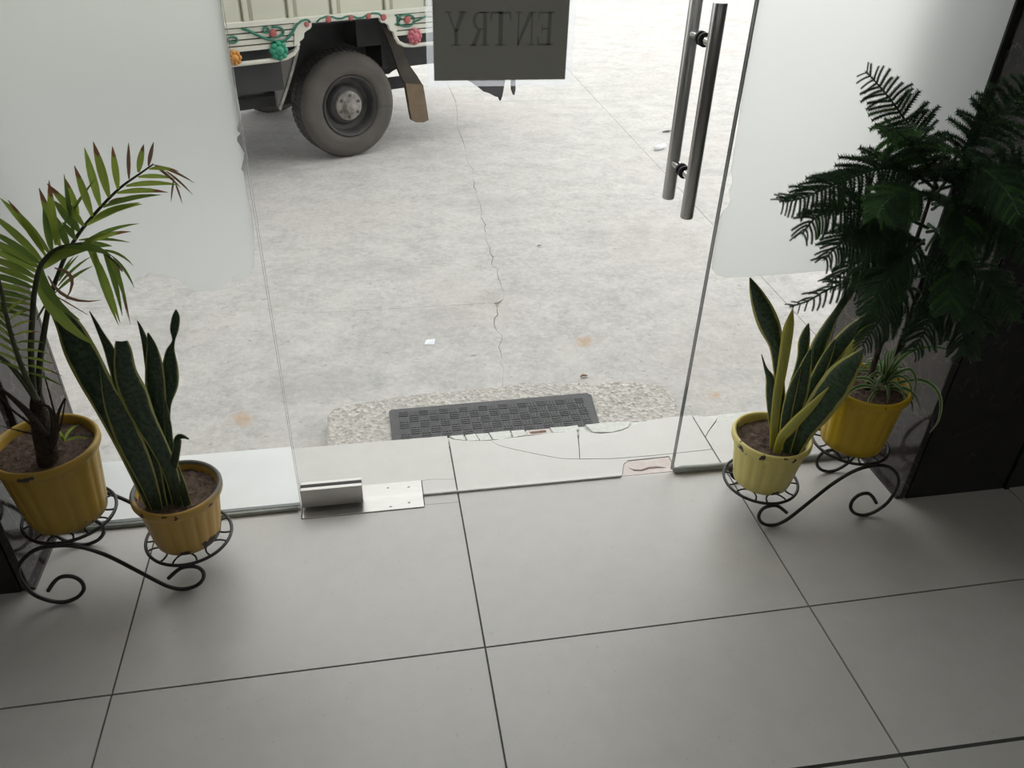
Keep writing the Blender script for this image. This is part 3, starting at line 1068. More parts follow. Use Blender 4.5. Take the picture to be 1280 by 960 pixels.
# underbody
tbox('chassis_beam', A0, A1 - .05, -.50, -.40, .50, .66, 'black')
tbox('chassis_beam', A0, A1 - .05, -1.30, -1.20, .50, .66, 'black')
tbox('wheel_well', -.33, .33, -.34, -.30, .40, .80, 'black')
tbox('wheel_well', .19, .36, -.30, -.14, .62, .80, 'black')
tbox('side_box', -1.6, -.36, -.38, -.02, .46, .70, 'black')
tbox('leaf_spring', -.85, .62, -.38, -.30, .30, .36, 'black')
tbox('rear_box', .36, A1 - .1, -.6, -.15, .47, .70, 'black')
tplate('spring_hanger', [(470, 52), (492, 45), (497, 60), (497, 84), (489, 88), (484, 92), (478, 92), (472, 84)], -.30, -.20, 'black', off=-.22)
tplate('mud_flap', [(477, 30), (492, 42), (503, 62), (511, 80), (521, 94), (529, 107), (507, 105), (502, 97), (497, 84), (490, 62)], -.10, -.075, 'flap')
tplate('mud_flap_end', [(507, 104), (529, 106), (533, 130), (536, 150), (530, 153), (520, 153), (515, 150), (513, 140)], -.10, -.07, 'flap_tan')
tplate('step_bracket', [(372, 58), (375, 60), (367, 90), (358, 120), (351, 138), (348, 134), (346, 118), (340, 100), (337, 82), (345, 73)], -.07, -.04, 'bracket', off=-.04)
tplate('bracket_edge', [(371, 58), (375, 59), (367, 90), (358, 119), (351, 139), (349, 135), (357, 112), (364, 88)], -.045, -.032, 'hub', off=-.032)
tplate('rear_flap', [(575, 96), (590, 103), (600, 110), (606, 115), (613, 117), (620, 121), (624, 121), (626, 126), (628, 120), (632, 98)], -.05, -.03, 'black', off=-.03)
tplate('tow_link', [(640.5, 96), (644.5, 96), (644.5, 112), (643, 119), (640.5, 112)], -.05, -.03, 'rim', off=-.03)
ttube('axle', [(.048, -.14, .31), (.048, -1.36, .31)], .055, 'black', seg=14)
fit2(MB().lathe([(.0005, -.16), (.11, -.12), (.16, 0), (.11, .12), (.0005, .16)], 18, fr=lambda p, q, c: tl(.048 + p, -.75 + c, .31 + q)).build('differential', M['black'], smooth=True), truck)


def wheel(bc, sgn=1):
    R0 = .315
    fr = lambda p, q, c: tl(.048 + p, bc + sgn * c, .312 + q)
    mb = MB().lathe([(.185, -.20), (.21, -.215), (.27, -.215), (.30, -.20), (.312, -.175), (.312, -.045), (.302, -.018), (.285, -.004), (.262, .002), (.245, .0), (.225, .003), (.20, .0), (.187, -.010), (.180, -.03)], 64, fr=fr)
    mb.f.pop(); mb.f.pop(); mb.m.pop(); mb.m.pop()
    ty = fit2(mb.build('tyre', M['tyre'], smooth=True, sharp=50), truck)
    # tread blocks as real lugs
    tb = MB()
    for k in range(56):
        a = 2 * math.pi * k / 56
        for c0, c1, sh in ((-.17, -.115, 0), (-.105, -.05, .05)):
            q = []
            for rr_ in (.308, .318):
                for aa, cc in ((a + sh, c0), (a + sh + .075, c0), (a + sh + .075, c1), (a + sh, c1)):
                    q.append(fr(rr_ * math.cos(aa), rr_ * math.sin(aa), cc))
            tb.add(q, [(0, 1, 2, 3), (4, 7, 6, 5), (0, 4, 5, 1), (1, 5, 6, 2), (2, 6, 7, 3), (3, 7, 4, 0)])
    t = tb.build('tread_lugs', M['tread'])
    t['kind'] = 'stuff'
    t.parent = ty
    rm = MB().lathe([(.183, -.19), (.183, -.012), (.176, -.004), (.168, -.012), (.160, -.04), (.150, -.075), (.125, -.085), (.112, -.06), (.10, -.05), (.0005, -.05)], 48, fr=fr)
    rm.f.pop(); rm.m.pop(); rm.f.pop(); rm.m.pop()
    ro = fit2(rm.build('wheel_rim', M['rim'], smooth=True, sharp=40), truck)
    hb_ = MB().lathe([(.088, -.052), (.086, -.030), (.075, -.022), (.045, -.020), (.042, .0), (.034, .012), (.016, .016), (.012, .020), (.0005, .022)], 28, fr=fr)
    hb_.f.pop(); hb_.m.pop(); hb_.f.pop(); hb_.m.pop()
    ho = hb_.build('hub', M['hub'], smooth=True, sharp=40)
    ho.parent = ro
    for k in range(6):
        a = k * math.pi / 3 + .4
        ca, sa = .065 * math.cos(a), .065 * math.sin(a)
        n = MB().lathe([(.009, -.024), (.009, -.012), (.005, -.008), (.0005, -.008)], 6, fr=lambda p, q, c, ca=ca, sa=sa: fr(ca + p, sa + q, c)).build('wheel_nut', M['bracket'])
        n.parent = ro


wheel(0.0)
wheel(-1.43, -1)

# ------------------------------------------------------------------ plant stands
# side scroll traced in its own plane (x measured from the low foot towards the high ring, z up)
prof = [(-.811, .047), (-.793, .071), (-.777, .085), (-.761, .088), (-.745, .082), (-.734, .065), (-.735, .041), (-.75, .02), (-.77, .0085), (-.792, .005), (-.82, .016), (-.846, .044),
        (-.857, .088), (-.852, .127), (-.83, .158), (-.801, .179), (-.77, .185), (-.735, .183), (-.704, .172), (-.677, .154), (-.651, .131), (-.62, .096), (-.595, .067),
        (-.568, .036), (-.547, .016), (-.522, .005), (-.493, .009), (-.472, .026), (-.464, .049), (-.47, .069), (-.487, .0775), (-.513, .074), (-.545, .046)]


def catmull(pts, n=4):
    out = []
    P = [Vector(p) for p in pts]
    for i in range(len(P) - 1):
        p0, p1, p2, p3 = P[max(i - 1, 0)], P[i], P[i + 1], P[min(i + 2, len(P) - 1)]
        for k in range(n):
            t = k / n
            out.append(.5 * ((2 * p1) + (p2 - p0) * t + (2 * p0 - 5 * p1 + 4 * p2 - p3) * t * t + (3 * p1 - p0 - 3 * p2 + p3) * t ** 3))
    out.append(P[-1])
    return out


def stand(label, sx, low_x, hi_x):
    base_x = (low_x + hi_x) / 2
    s = thing('plant_stand', label, 'plant stand', 'black iron two-tier plant stands', loc=(base_x, 1.528, 0))
    fx = lambda x: low_x + sx * (x + .505)
    sp = catmull([(fx(x), 0, z) for x, z in prof], 4)
    for yy in (1.430, 1.620):
        fit(MB().tube([(p.x, yy, p.z) for p in sp], .0048, 8).build('scroll_leg', M['iron'], smooth=True, sharp=60), s)
    for cx, z in ((low_x, .0865), (hi_x, .194)):
        n = 56
        ring = MB().tube([(cx + .1 * math.cos(2 * math.pi * k / n), 1.528 + .1 * math.sin(2 * math.pi * k / n), z) for k in range(n)], .0040, 8, closed=True).build('ring', M['iron'], smooth=True)
        fit(ring, s)
        for k in range(7):
            a = 2 * math.pi * (k + .3) / 7
            pts = []
            for q in range(13):
                b_ = math.pi * q / 12
                u_, v_ = .027 * math.cos(b_), .032 * math.sin(b_)
                rad = .0945 - v_
                pts.append((cx + rad * math.cos(a) - u_ * math.sin(a), 1.528 + rad * math.sin(a) + u_ * math.cos(a), z + .0005))
            o = MB().tube(pts, .0024, 6).build('scroll_loop', M['iron'], smooth=True)
            o.parent = ring
    return s


stand('black wrought iron stand holding the palm and the chipped ochre pot', 1, -.500, -.746)
stand('black wrought iron stand holding the pine and the pale yellow pot', -1, 1.009, 1.248)


# ------------------------------------------------------------------ pots
def pot(parent, cx, cy, z, H, r, m, rb_=.076):
    rim = .024
    prof_ = [(.0005, 0), (rb_ - .006, 0), (rb_, .004)]
    n = 8
    for i in range(1, n + 1):
        t = i / n
        prof_.append((rb_ + (r - .011 - rb_) * t ** .9, .004 + (H - rim - .006) * t))
    prof_ += [(r - .008, H - rim), (r - .002, H - rim + .003), (r, H - rim + .008), (r, H - .006), (r - .003, H - .001), (r - .006, H), (r - .011, H - .003), (r - .013, H - .012), (r - .019, H - .045), (.0005, H - .046)]
    def rad(j, a):
        return 1 + (.030 * (abs(math.sin(a * 9)) ** .6 - .6) if 3 <= j <= 9 else 0)
    me = MB().lathe(prof_, 132, rad=rad)
    o = me.build('pot', M[m], smooth=True, sharp=50)
    o.location = (cx - parent.location.x, cy - parent.location.y, z - parent.location.z)
    o.parent = parent
    # soil
    s = MB()
    ri = r - .015
    nr, ns = 14, 48
    vs = [(0, 0, 0)]
    for i in range(1, nr + 1):
        for k in range(ns):
            a = 2 * math.pi * k / ns
            q = ri * i / nr
            x, y = q * math.cos(a), q * math.sin(a)
            zz = .006 * noise.noise(Vector((x * 28 + cx * 9, y * 28, 2))) + .007 * abs(noise.noise(Vector((x * 75, y * 75, cx * 5)))) + .004 * noise.noise(Vector((x * 160, y * 160, cx)))
            vs.append((x, y, zz))
    fs = [(0, 1 + k, 1 + (k + 1) % ns) for k in range(ns)]
    for i in range(nr - 1):
        for k in range(ns):
            l = (k + 1) % ns
            fs.append((1 + i * ns + k, 1 + (i + 1) * ns + k, 1 + (i + 1) * ns + l, 1 + i * ns + l))
    s.add(vs, fs)
    so = s.build('soil', M['soil'], smooth=True)
    so.location = (cx - parent.location.x, cy - parent.location.y, z + H - .024 - parent.location.z)
    so.parent = parent
    # loose clods and dry bits
    for k in range(14):
        a, q = random.uniform(0, 6.28), ri * math.sqrt(random.uniform(.1, .8))
        b = MB()
        rr_ = random.uniform(.003, .006)
        pts = [(random.uniform(.7, 1.2) * rr_ * x, random.uniform(.7, 1.2) * rr_ * y, random.uniform(.7, 1.2) * rr_ * zz) for x, y, zz in ((1, 0, 0), (0, 1, 0), (-1, 0, 0), (0, -1, 0), (0, 0, .8), (0, 0, -.8))]
        b.add(pts, [(0, 1, 4), (1, 2, 4), (2, 3, 4), (3, 0, 4), (1, 0, 5), (2, 1, 5), (3, 2, 5), (0, 3, 5)])
        c = b.build('soil_clod', M['soil'])
        c.location = (q * math.cos(a), q * math.sin(a), .004)
        c.parent = so
    return z + H - .024


# ------------------------------------------------------------------ leaves
def ribbon(pts, ws, tw=0.0, fold=.12, cols=5, side=None):
    """leaf surface along pts (world); ws full widths in metres; tw turns it about its axis"""
    n = len(pts)
    b = MB()
    vs, uvs = [], []
    for i in range(n):
        t = (pts[min(i + 1, n - 1)] - pts[max(i - 1, 0)]).normalized()
        view = (pts[i] - CAM).normalized() if side is None else side
        s = t.cross(view)
        if s.length < 1e-5:
            s = t.orthogonal()
        s.normalize()
        nn = s.cross(t).normalized()
        w_ = tw if not isinstance(tw, (list, tuple)) else tw[0] + (tw[1] - tw[0]) * i / (n - 1)
        s2 = s * math.cos(w_) + nn * math.sin(w_)
        n2 = s2.cross(t).normalized()
        for c in range(cols):
            u = c / (cols - 1)
            d = (u - .5) * ws[i]
            vs.append(pts[i] + s2 * d - n2 * (fold * ws[i] * (.5 - abs(u - .5)) * 2))
            uvs.append((u, i / (n - 1)))
    fs = []
    for i in range(n - 1):
        for c in range(cols - 1):
            fs.append((i * cols + c, i * cols + c + 1, (i + 1) * cols + c + 1, (i + 1) * cols + c))
    b.add(vs, fs)
    return b, uvs


def leaf_obj(name, b, uvs, m, parent, root, solid=0):
    me = b.mesh(name, True)
    ul = me.uv_layers.new(name='UVMap')
    for lp in me.loops:
        ul.data[lp.index].uv = uvs[lp.vertex_index]
    me.materials.append(M[m])
    o = bpy.data.objects.new(name, me)
    col.objects.link(o)
    o.parent = parent
    o.matrix_parent_inverse = Matrix.Translation(-root.location) if parent is root else Matrix.Identity(4)
    if solid:
        s = o.modifiers.new('thick', 'SOLIDIFY')
        s.thickness = solid
        s.offset = 0
    return o


def smooth_path(pts, ws, n):
    P = catmull([tuple(p) for p in pts], n)
    W = [v[0] for v in catmull([(w, 0, 0) for w in ws], n)]
    return P, [max(w, .0004) for w in W]


def px_leaf(parent, data, zbase, ytip, m, tw=0.0, fold=.12, yb=None):
    """data: (px, py, width px) from tip to base"""
    d = list(reversed(data))
    p0 = atZ(d[0][0], d[0][1], zbase)
    y0 = p0.y if yb is None else yb
    n = len(d)
    pts, ws = [], []
    for i, (x, y, w) in enumerate(d):
        t = i / (n - 1)
        P = atY(x, y, y0 + (ytip - y0) * t)
        pts.append(P)
        ws.append(w * depth(P) / FPX / max(.5, math.cos(tw if not isinstance(tw, tuple) else .2)))
    pts[0] = pts[0] - Vector((0, 0, .012))
    P, W = smooth_path(pts, ws, 4)
    b, uv = ribbon(P, W, tw, fold)
    return leaf_obj('leaf', b, uv, m, parent, parent, .0016)


# left snake plant
sl = thing('potted_snake_plant', 'snake plant with dark leaves in a chipped ochre pot with worn grey rim', 'potted plant', 'snake plants on the low rings', loc=(-.500, 1.528, .0905))
zs = pot(sl, -.500, 1.528, .0905, .155, .103, 'pot_tan')
LS = [
    ([(57, 364, 2), (68, 383, 14), (86, 408, 28), (100, 438, 36), (116, 470, 36), (135, 505, 33), (155, 545, 29), (175, 590, 24), (192, 634, 16)], 1.60, 'snake', .25),
    ([(112, 389, 1), (119, 402, 4), (127, 418, 7), (137, 438, 12), (146, 465, 15), (158, 505, 16), (178, 565, 14), (203, 625, 10)], 1.60, 'snake', .3),
    ([(172, 401, 1), (177, 413, 5), (182, 430, 8), (187, 460, 10), (195, 520, 10), (209, 620, 8)], 1.60, 'snake', .3),
    ([(220, 387, 1.5), (220, 396, 9), (218, 412, 10), (217, 426, 3.5), (213, 440, 11), (213, 462, 19), (214, 482, 16), (210, 505, 8), (210, 530, 6), (214, 565, 8), (221, 628, 8)], 1.57, 'snake', .15),
    ([(185, 416, 2), (190, 434, 12), (193, 460, 21), (195, 490, 23), (200, 525, 18), (206, 565, 14), (213, 628, 11)], 1.54, 'snake', .1),
    ([(152, 426, 14), (154, 438, 20), (157, 465, 26), (167, 492, 32), (180, 523, 27), (199, 558, 21), (214, 592, 17), (223, 632, 13)], 1.47, 'snake', .15),
    ([(125, 454, 2), (133, 480, 12), (143, 507, 23), (158, 542, 29), (173, 574, 27), (188, 610, 19), (197, 638, 12)], 1.47, 'snake', .2),
    ([(236, 549, 1.5), (229, 546, 5), (223, 548, 9), (221, 562, 9), (217, 582, 10), (212, 600, 7), (213, 622, 5)], 1.42, 'snake', .3),
    ([(206, 500, 2), (210, 530, 8), (215, 570, 9), (228, 610, 11), (234, 632, 10)], 1.50, 'snake', .2),
    ([(182, 520, 3), (186, 550, 12), (194, 590, 14), (203, 634, 12)], 1.50, 'snake', .2),
]
for d, yt, m, tw in LS:
    px_leaf(sl, d, zs, yt, m, tw)

# right snake plant
sr = thing('potted_snake_plant', 'snake plant with yellow-edged leaves in a pale yellow pot, paint peeled at its foot', 'potted plant', 'snake plants on the low rings', loc=(1.009, 1.528, .0905))
zs = pot(sr, 1.009, 1.528, .0905, .155, .105, 'pot_pale')
RS = [
    ([(1076, 343, 1), (1068, 355, 7), (1059, 370, 10), (1047, 389, 9), (1036, 407, 13), (1024, 432, 19), (1014, 460, 19), (1004, 487, 15), (992, 530, 12), (986, 555, 9)], 1.58, 'snake_r', .3),
    ([(1099, 380, 1), (1082, 398, 12), (1062, 418, 20), (1043, 440, 21), (1026, 465, 19), (1011, 495, 16), (999, 530, 13), (990, 556, 10)], 1.54, 'snake_r', .4),
    ([(1097, 388, 1), (1086, 404, 6), (1072, 425, 9), (1055, 448, 10), (1036, 475, 10), (1012, 520, 9), (994, 558, 8)], 1.50, 'snake_yellow', .6),
    ([(937.5, 347, 1.5), (944, 363, 14), (953, 385, 24), (962, 408, 26), (970, 432, 17), (973, 460, 13), (976, 500, 11), (978, 553, 9)], 1.58, 'snake_r', .15),
    ([(1011, 404, 1), (1008, 414, 9), (1005, 428, 14), (1003, 444, 12), (998, 462, 10), (990, 490, 11), (985, 525, 10), (982, 556, 8)], 1.56, 'snake_r', .2),
    ([(952, 443, 1), (957, 460, 4), (963, 474, 11), (963, 494, 11), (964, 523, 7), (969, 556, 5)], 1.55, 'snake_r', .3),
    ([(991, 386, 1), (988, 400, 9), (985, 414, 13), (981, 440, 13), (977, 465, 12), (972, 492, 11), (968, 530, 10), (967, 561, 8)], 1.50, 'snake_yellow', .1),
    ([(1014, 436, 2), (1008, 455, 13), (1001, 485, 20), (994, 515, 18), (987, 545, 14), (983, 566, 10)], 1.49, 'snake_r', .15),
    ([(1001, 458, 2), (993, 480, 10), (986, 505, 13), (981, 535, 12), (979, 563, 9)], 1.49, 'snake_r', .2),
    ([(1044, 424, 2), (1034, 445, 12), (1020, 475, 16), (1006, 510, 15), (992, 562, 11)], 1.49, 'snake_r', .2),
    ([(1079.5, 436, 2), (1069, 450, 19), (1053, 469, 34), (1037, 492, 37), (1021, 515, 33), (1005, 538, 25), (991, 566, 14)], 1.40, 'snake_r', .2),
    ([(1036, 484, 1), (1027, 494, 5), (1015, 507, 9), (1000, 522, 12), (986, 537, 13), (976, 549, 11), (971, 566, 9)], 1.40, 'snake_yellow', .1),
]
for d, yt, m, tw in RS:
    px_leaf(sr, d, zs, yt, m, tw)

# ------------------------------------------------------------------ palm
palm = thing('potted_palm', 'small palm with browning fronds in a golden yellow pot by the left jamb', 'potted plant', loc=(-.746, 1.528, .198))
zs = pot(palm, -.746, 1.528, .198, .205, .113, 'pot_gold', .083)
tb = atZ(60, 578, zs)
b = MB()
tp = [tb - Vector((0, 0, .02)), tb, atY(58, 560, tb.y), atY(54, 540, tb.y + .005), atY(50, 522, tb.y + .01), atY(47, 505, tb.y + .015), atY(45, 485, tb.y + .02)]
b.tube(tp, [.020, .021, .022, .022, .019, .015, .008], 14)
fit(b.build('trunk', M['palm_trunk'], smooth=True), palm)
# dry leaf bases round the trunk
for (pts_, w) in (([(56, 545), (38, 520), (18, 500), (0, 485)], .010), ([(62, 560), (70, 545), (72, 520), (81, 498)], .007), ([(66, 560), (72, 540), (64, 500), (54, 465)], .004), ([(64, 565), (66, 530), (60, 508), (42, 508)], .006),
                  ([(54, 540), (36, 528), (15, 512), (0, 495)], .004), ([(54, 545), (30, 540), (0, 532)], .003), ([(60, 548), (74, 538), (82, 498)], .004)):
    P = catmull([tuple(atY(x, y, tb.y - .012)) for x, y in pts_], 4)
    fit(MB().tube(P, [w * (1 - .75 * i / (len(P) - 1)) for i in range(len(P))], 7).build('leaf_base', M['palm_trunk'], smooth=True), palm)


def frond(pxs, y0, y1, r0, r1, m='palm_rachis'):
    n = len(pxs)
    P = catmull([tuple(atY(x, y, y0 + (y1 - y0) * i / (n - 1))) for i, (x, y) in enumerate(pxs)], 5)
    b = MB().tube(P, [r0 + (r1 - r0) * i / (len(P) - 1) for i in range(len(P))], 8)
    return fit(b.build('frond', M[m], smooth=True), palm)


def leaflet(parent, bx, by, tx, ty, w, y0, y1, m='palm', sag=0.0, tw=.2, mid=None):
    n = 7
    pts, ws = [], []
    A, B = atY(bx, by, y0), atY(tx, ty, y1)
    C = None if mid is None else atY(mid[0], mid[1], (y0 + y1) / 2)
    for i in range(n):
        t = i / (n - 1)
        if C is None:
            p = A.lerp(B, t) - Vector((0, 0, sag * 4 * t * (1 - t) * -1 * (B - A).length))
        else:
            p = A.lerp(C, t).lerp(C.lerp(B, t), t)
        pts.append(p)
        prof_ = min(1, .35 + 2.6 * t) * (1 - max(0, (t - .45) / .55) ** 1.7 * .93)
        ws.append(w * (.6 if m == 'palm_brown' else .82) * prof_ * depth(p) / FPX)
    bb, uv = ribbon(pts, ws, tw, .18, 3)
    o = leaf_obj('leaflet', bb, uv, m, parent, palm)
    return o


q = lambda x, y: (x / 4, 160 + y / 4)      # traced on a four-fold enlargement
# upright frond
F3 = frond([(48, 490), (50, 450), (55, 416), (60, 387), (66, 362), (72, 345), (82, 320), (100, 290), (125, 260), (150, 235), (175, 217), (192, 205)], tb.y + .02, 1.60, .0068, .0014)
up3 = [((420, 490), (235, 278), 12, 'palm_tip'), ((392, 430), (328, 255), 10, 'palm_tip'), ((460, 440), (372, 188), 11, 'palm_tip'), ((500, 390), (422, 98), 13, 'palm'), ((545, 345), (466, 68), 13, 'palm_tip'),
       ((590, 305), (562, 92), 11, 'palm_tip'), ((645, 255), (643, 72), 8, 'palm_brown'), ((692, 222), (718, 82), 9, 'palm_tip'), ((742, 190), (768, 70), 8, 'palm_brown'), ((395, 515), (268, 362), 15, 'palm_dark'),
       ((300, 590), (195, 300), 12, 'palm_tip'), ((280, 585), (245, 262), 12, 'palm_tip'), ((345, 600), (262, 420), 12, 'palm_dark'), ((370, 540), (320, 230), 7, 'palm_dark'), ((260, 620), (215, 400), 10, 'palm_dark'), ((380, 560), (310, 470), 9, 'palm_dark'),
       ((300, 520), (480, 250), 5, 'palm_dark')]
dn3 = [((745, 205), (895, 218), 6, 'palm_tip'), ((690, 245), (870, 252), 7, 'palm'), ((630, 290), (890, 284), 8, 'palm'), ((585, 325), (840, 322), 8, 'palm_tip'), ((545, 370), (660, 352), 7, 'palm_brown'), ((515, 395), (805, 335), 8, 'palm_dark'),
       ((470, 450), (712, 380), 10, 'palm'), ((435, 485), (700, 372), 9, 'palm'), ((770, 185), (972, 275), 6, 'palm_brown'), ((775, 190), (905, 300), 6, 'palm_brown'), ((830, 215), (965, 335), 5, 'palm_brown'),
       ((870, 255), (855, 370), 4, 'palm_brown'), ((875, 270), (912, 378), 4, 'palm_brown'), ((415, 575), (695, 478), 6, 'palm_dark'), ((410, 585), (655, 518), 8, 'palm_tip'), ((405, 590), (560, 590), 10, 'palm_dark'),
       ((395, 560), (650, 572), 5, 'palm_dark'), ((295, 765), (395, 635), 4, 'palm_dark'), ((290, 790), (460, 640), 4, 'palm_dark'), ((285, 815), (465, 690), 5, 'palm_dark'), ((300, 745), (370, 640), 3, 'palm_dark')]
for i, (a, c, w, m) in enumerate(up3):
    y = tb.y + .03 + .055 * (a[0] / 770)
    leaflet(F3, *q(*a), *q(*c), w * 1.02, y, y + random.uniform(-.03, .03), m, .03, random.uniform(-.4, .5))
for i, (a, c, w, m) in enumerate(dn3):
    y = tb.y + .03 + .055 * (a[0] / 770)
    leaflet(F3, *q(*a), *q(*c), w * 1.0, y, y + random.uniform(-.05, .02), m, .05, random.uniform(-.3, .6))
# arching frond
ya_ = 1.50
F2 = frond([(42, 490), (39, 450), (39, 422), (41, 390), (43, 365), (49, 337), (58, 322), (72, 311), (92, 306), (112, 308), (128, 315), (141, 325), (150, 334)], tb.y, ya_ - .02, .0065, .0018)
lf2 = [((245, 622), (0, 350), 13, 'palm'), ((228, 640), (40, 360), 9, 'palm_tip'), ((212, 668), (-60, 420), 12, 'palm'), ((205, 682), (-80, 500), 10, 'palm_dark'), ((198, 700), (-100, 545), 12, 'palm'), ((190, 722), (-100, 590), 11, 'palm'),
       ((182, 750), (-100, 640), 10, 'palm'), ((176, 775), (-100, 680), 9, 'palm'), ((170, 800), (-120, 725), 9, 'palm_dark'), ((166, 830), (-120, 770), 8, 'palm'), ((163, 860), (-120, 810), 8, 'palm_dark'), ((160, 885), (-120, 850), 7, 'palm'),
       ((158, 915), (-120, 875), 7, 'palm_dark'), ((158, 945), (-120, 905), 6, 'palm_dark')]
for a, c, w, m in lf2:
    leaflet(F2, *q(*a), *q(*c), w * 1.1, ya_, ya_ - .04 + random.uniform(-.04, .04), m, .06, random.uniform(-.3, .5))
dr2 = [((440, 600), (600, 975), 10, 'palm', (520, 720)), ((470, 605), (592, 985), 9, 'palm', (500, 760)), ((520, 625), (612, 940), 8, 'palm_dark', (570, 720)), ((545, 640), (632, 880), 8, 'palm', (590, 720)), ((570, 655), (652, 985), 5, 'palm_brown', (610, 760)),
       ((590, 675), (640, 950), 4, 'palm_brown', (605, 800)), ((500, 610), (668, 690), 4, 'palm_dark', (600, 610)), ((560, 640), (672, 800), 4, 'palm_dark', (630, 700)), ((330, 600), (560, 640), 12, 'palm_dark', (440, 570)),
       ((240, 660), (470, 600), 16, 'palm_dark', (330, 600)), ((215, 700), (400, 610), 14, 'palm', (280, 620)), ((600, 690), (612, 720), 6, 'palm_brown', None)]
for a, c, w, m, md in dr2:
    leaflet(F2, *q(*a), *q(*c), w * 1.1, ya_ - .01, ya_ - .04, m, 0, random.uniform(-.2, .4), None if md is None else q(*md))
# broad leaflet hanging across the snake plant, and dry curled ones
leaflet(F2, 46, 352, 117, 431, 17, ya_ - .01, ya_ - .05, 'palm', 0, .1, (66, 398))
leaflet(F2, 50, 330, 100, 400, 13, ya_ - .005, ya_ - .03, 'palm_dark', 0, .2, (52, 372))
leaflet(F2, 68, 335, 82, 375, 8, ya_, ya_ - .03, 'palm_brown', 0, .3, (104, 340))
leaflet(F2, 60, 345, 127, 375, 7, ya_, ya_ - .03, 'palm_brown', 0, .2, (78, 384))
leaflet(F2, 66, 368, 112, 395, 3, ya_, ya_ - .03, 'palm_brown', 0, .2, (84, 378))
for k in range(7):
    leaflet(F2, 46 + k * 1.5, 400 - k * 3, 62 + k * 2.2, 372 - 2 * k, 3, ya_ + .01, ya_, 'palm_dark', .02, .2)
# low frond leaning out of the picture
F1 = frond([(46, 500), (40, 488), (32, 470), (22, 444), (13, 415), (6, 385), (0, 355), (-12, 320), (-30, 290)], tb.y - .005, tb.y - .07, .0065, .002, 'palm_stem')
for k in range(9):
    t = k / 8
    x, y = 36 - 28 * t, 478 - 75 * t
    leaflet(F1, x, y - 12, x + 44 - 18 * t + random.uniform(-4, 4), y + 6 - 35 * t, 4, tb.y - .02, tb.y - .06, random.choice(['palm_dark', 'palm', 'palm_tip']), .06, .3)
    leaflet(F1, x, y - 12, x - 45 + 8 * t, y - 28 - 30 * t, 5, tb.y - .02, tb.y - .05, random.choice(['palm_dark', 'palm']), .05, .3)
F0 = frond([(44, 498), (30, 478), (14, 458), (0, 446), (-18, 432)], tb.y - .01, tb.y - .05, .0062, .003, 'palm_stem')
# little weed sprouting in the pot
for (tx, ty, mx, my) in ((98, 531, 84, 536), (72, 534, 76, 540), (74, 545, 78, 546), (112, 548, 95, 543)):
    leaflet(palm, 80, 552, tx, ty, 4, 1.535, 1.53, 'palm', 0, .2, (mx, my))

# ------------------------------------------------------------------ pine and spider plant
pine = thing('potted_norfolk_pine', 'dark green Norfolk pine with a spider plant at its foot in a bright yellow pot', 'potted plant', loc=(1.248, 1.526, .198))
zs = pot(pine, 1.248, 1.526, .198, .19, .106, 'pot_gold2', .080)
px_, py_ = 1.250, 1.535
trunk_pts = [Vector((px_, py_, z)) + Vector((.006 * math.sin(z * 9), .005 * math.cos(z * 7), 0)) for z in [zs - .02 + i * .06 for i in range(12)]]
fit(MB().tube(trunk_pts, [.0085 - .0055 * i / 11 for i in range(12)], 10).build('trunk', M['bark'], smooth=True), pine)


def branchlet_mesh(nm_, droop, seed, nneedle=110):
    random.seed(seed)
    b = MB()
    n = 9
    axis = []
    for i in range(n):
        t = i / (n - 1)
        axis.append(Vector((t, .06 * math.sin(t * 2.4) * droop, -droop * t * t * .55)))
    b.tube(axis, [.030 - .018 * i / (n - 1) for i in range(n)], 4)
    for k in range(nneedle):
        t = (k + .5) / nneedle
        f = t * (n - 1)
        i = min(int(f), n - 2)
        p = axis[i].lerp(axis[i + 1], f - i)
        T_ = (axis[i + 1] - axis[i]).normalized()
        u = T_.orthogonal().normalized()
        v = T_.cross(u)
        a = k * 2.39996
        d = u * math.cos(a) + v * math.sin(a)
        L = (.150 if t < .88 else .13) * random.uniform(.85, 1.15)
        w = T_.cross(d) * .020
        tip = p + d * L * .95 + T_ * L * .62
        b.add([p + w, p - w, p + T_ * .04, tip], [(0, 1, 3), (1, 2, 3), (2, 0, 3)])
    me = b.mesh(nm_)
    return me


BL = []
for k, (dr, mm) in enumerate(((.25, 'needle'), (.6, 'needle'), (1.0, 'needle'), (.25, 'needle_fresh'), (.6, 'needle_fresh'))):
    me = branchlet_mesh('branchlet', dr, 40 + k)
    me.materials.append(M[mm])
    BL.append(me)
random.seed(11)
todo = []      # (size in the picture, branch object, matrix, mesh index)


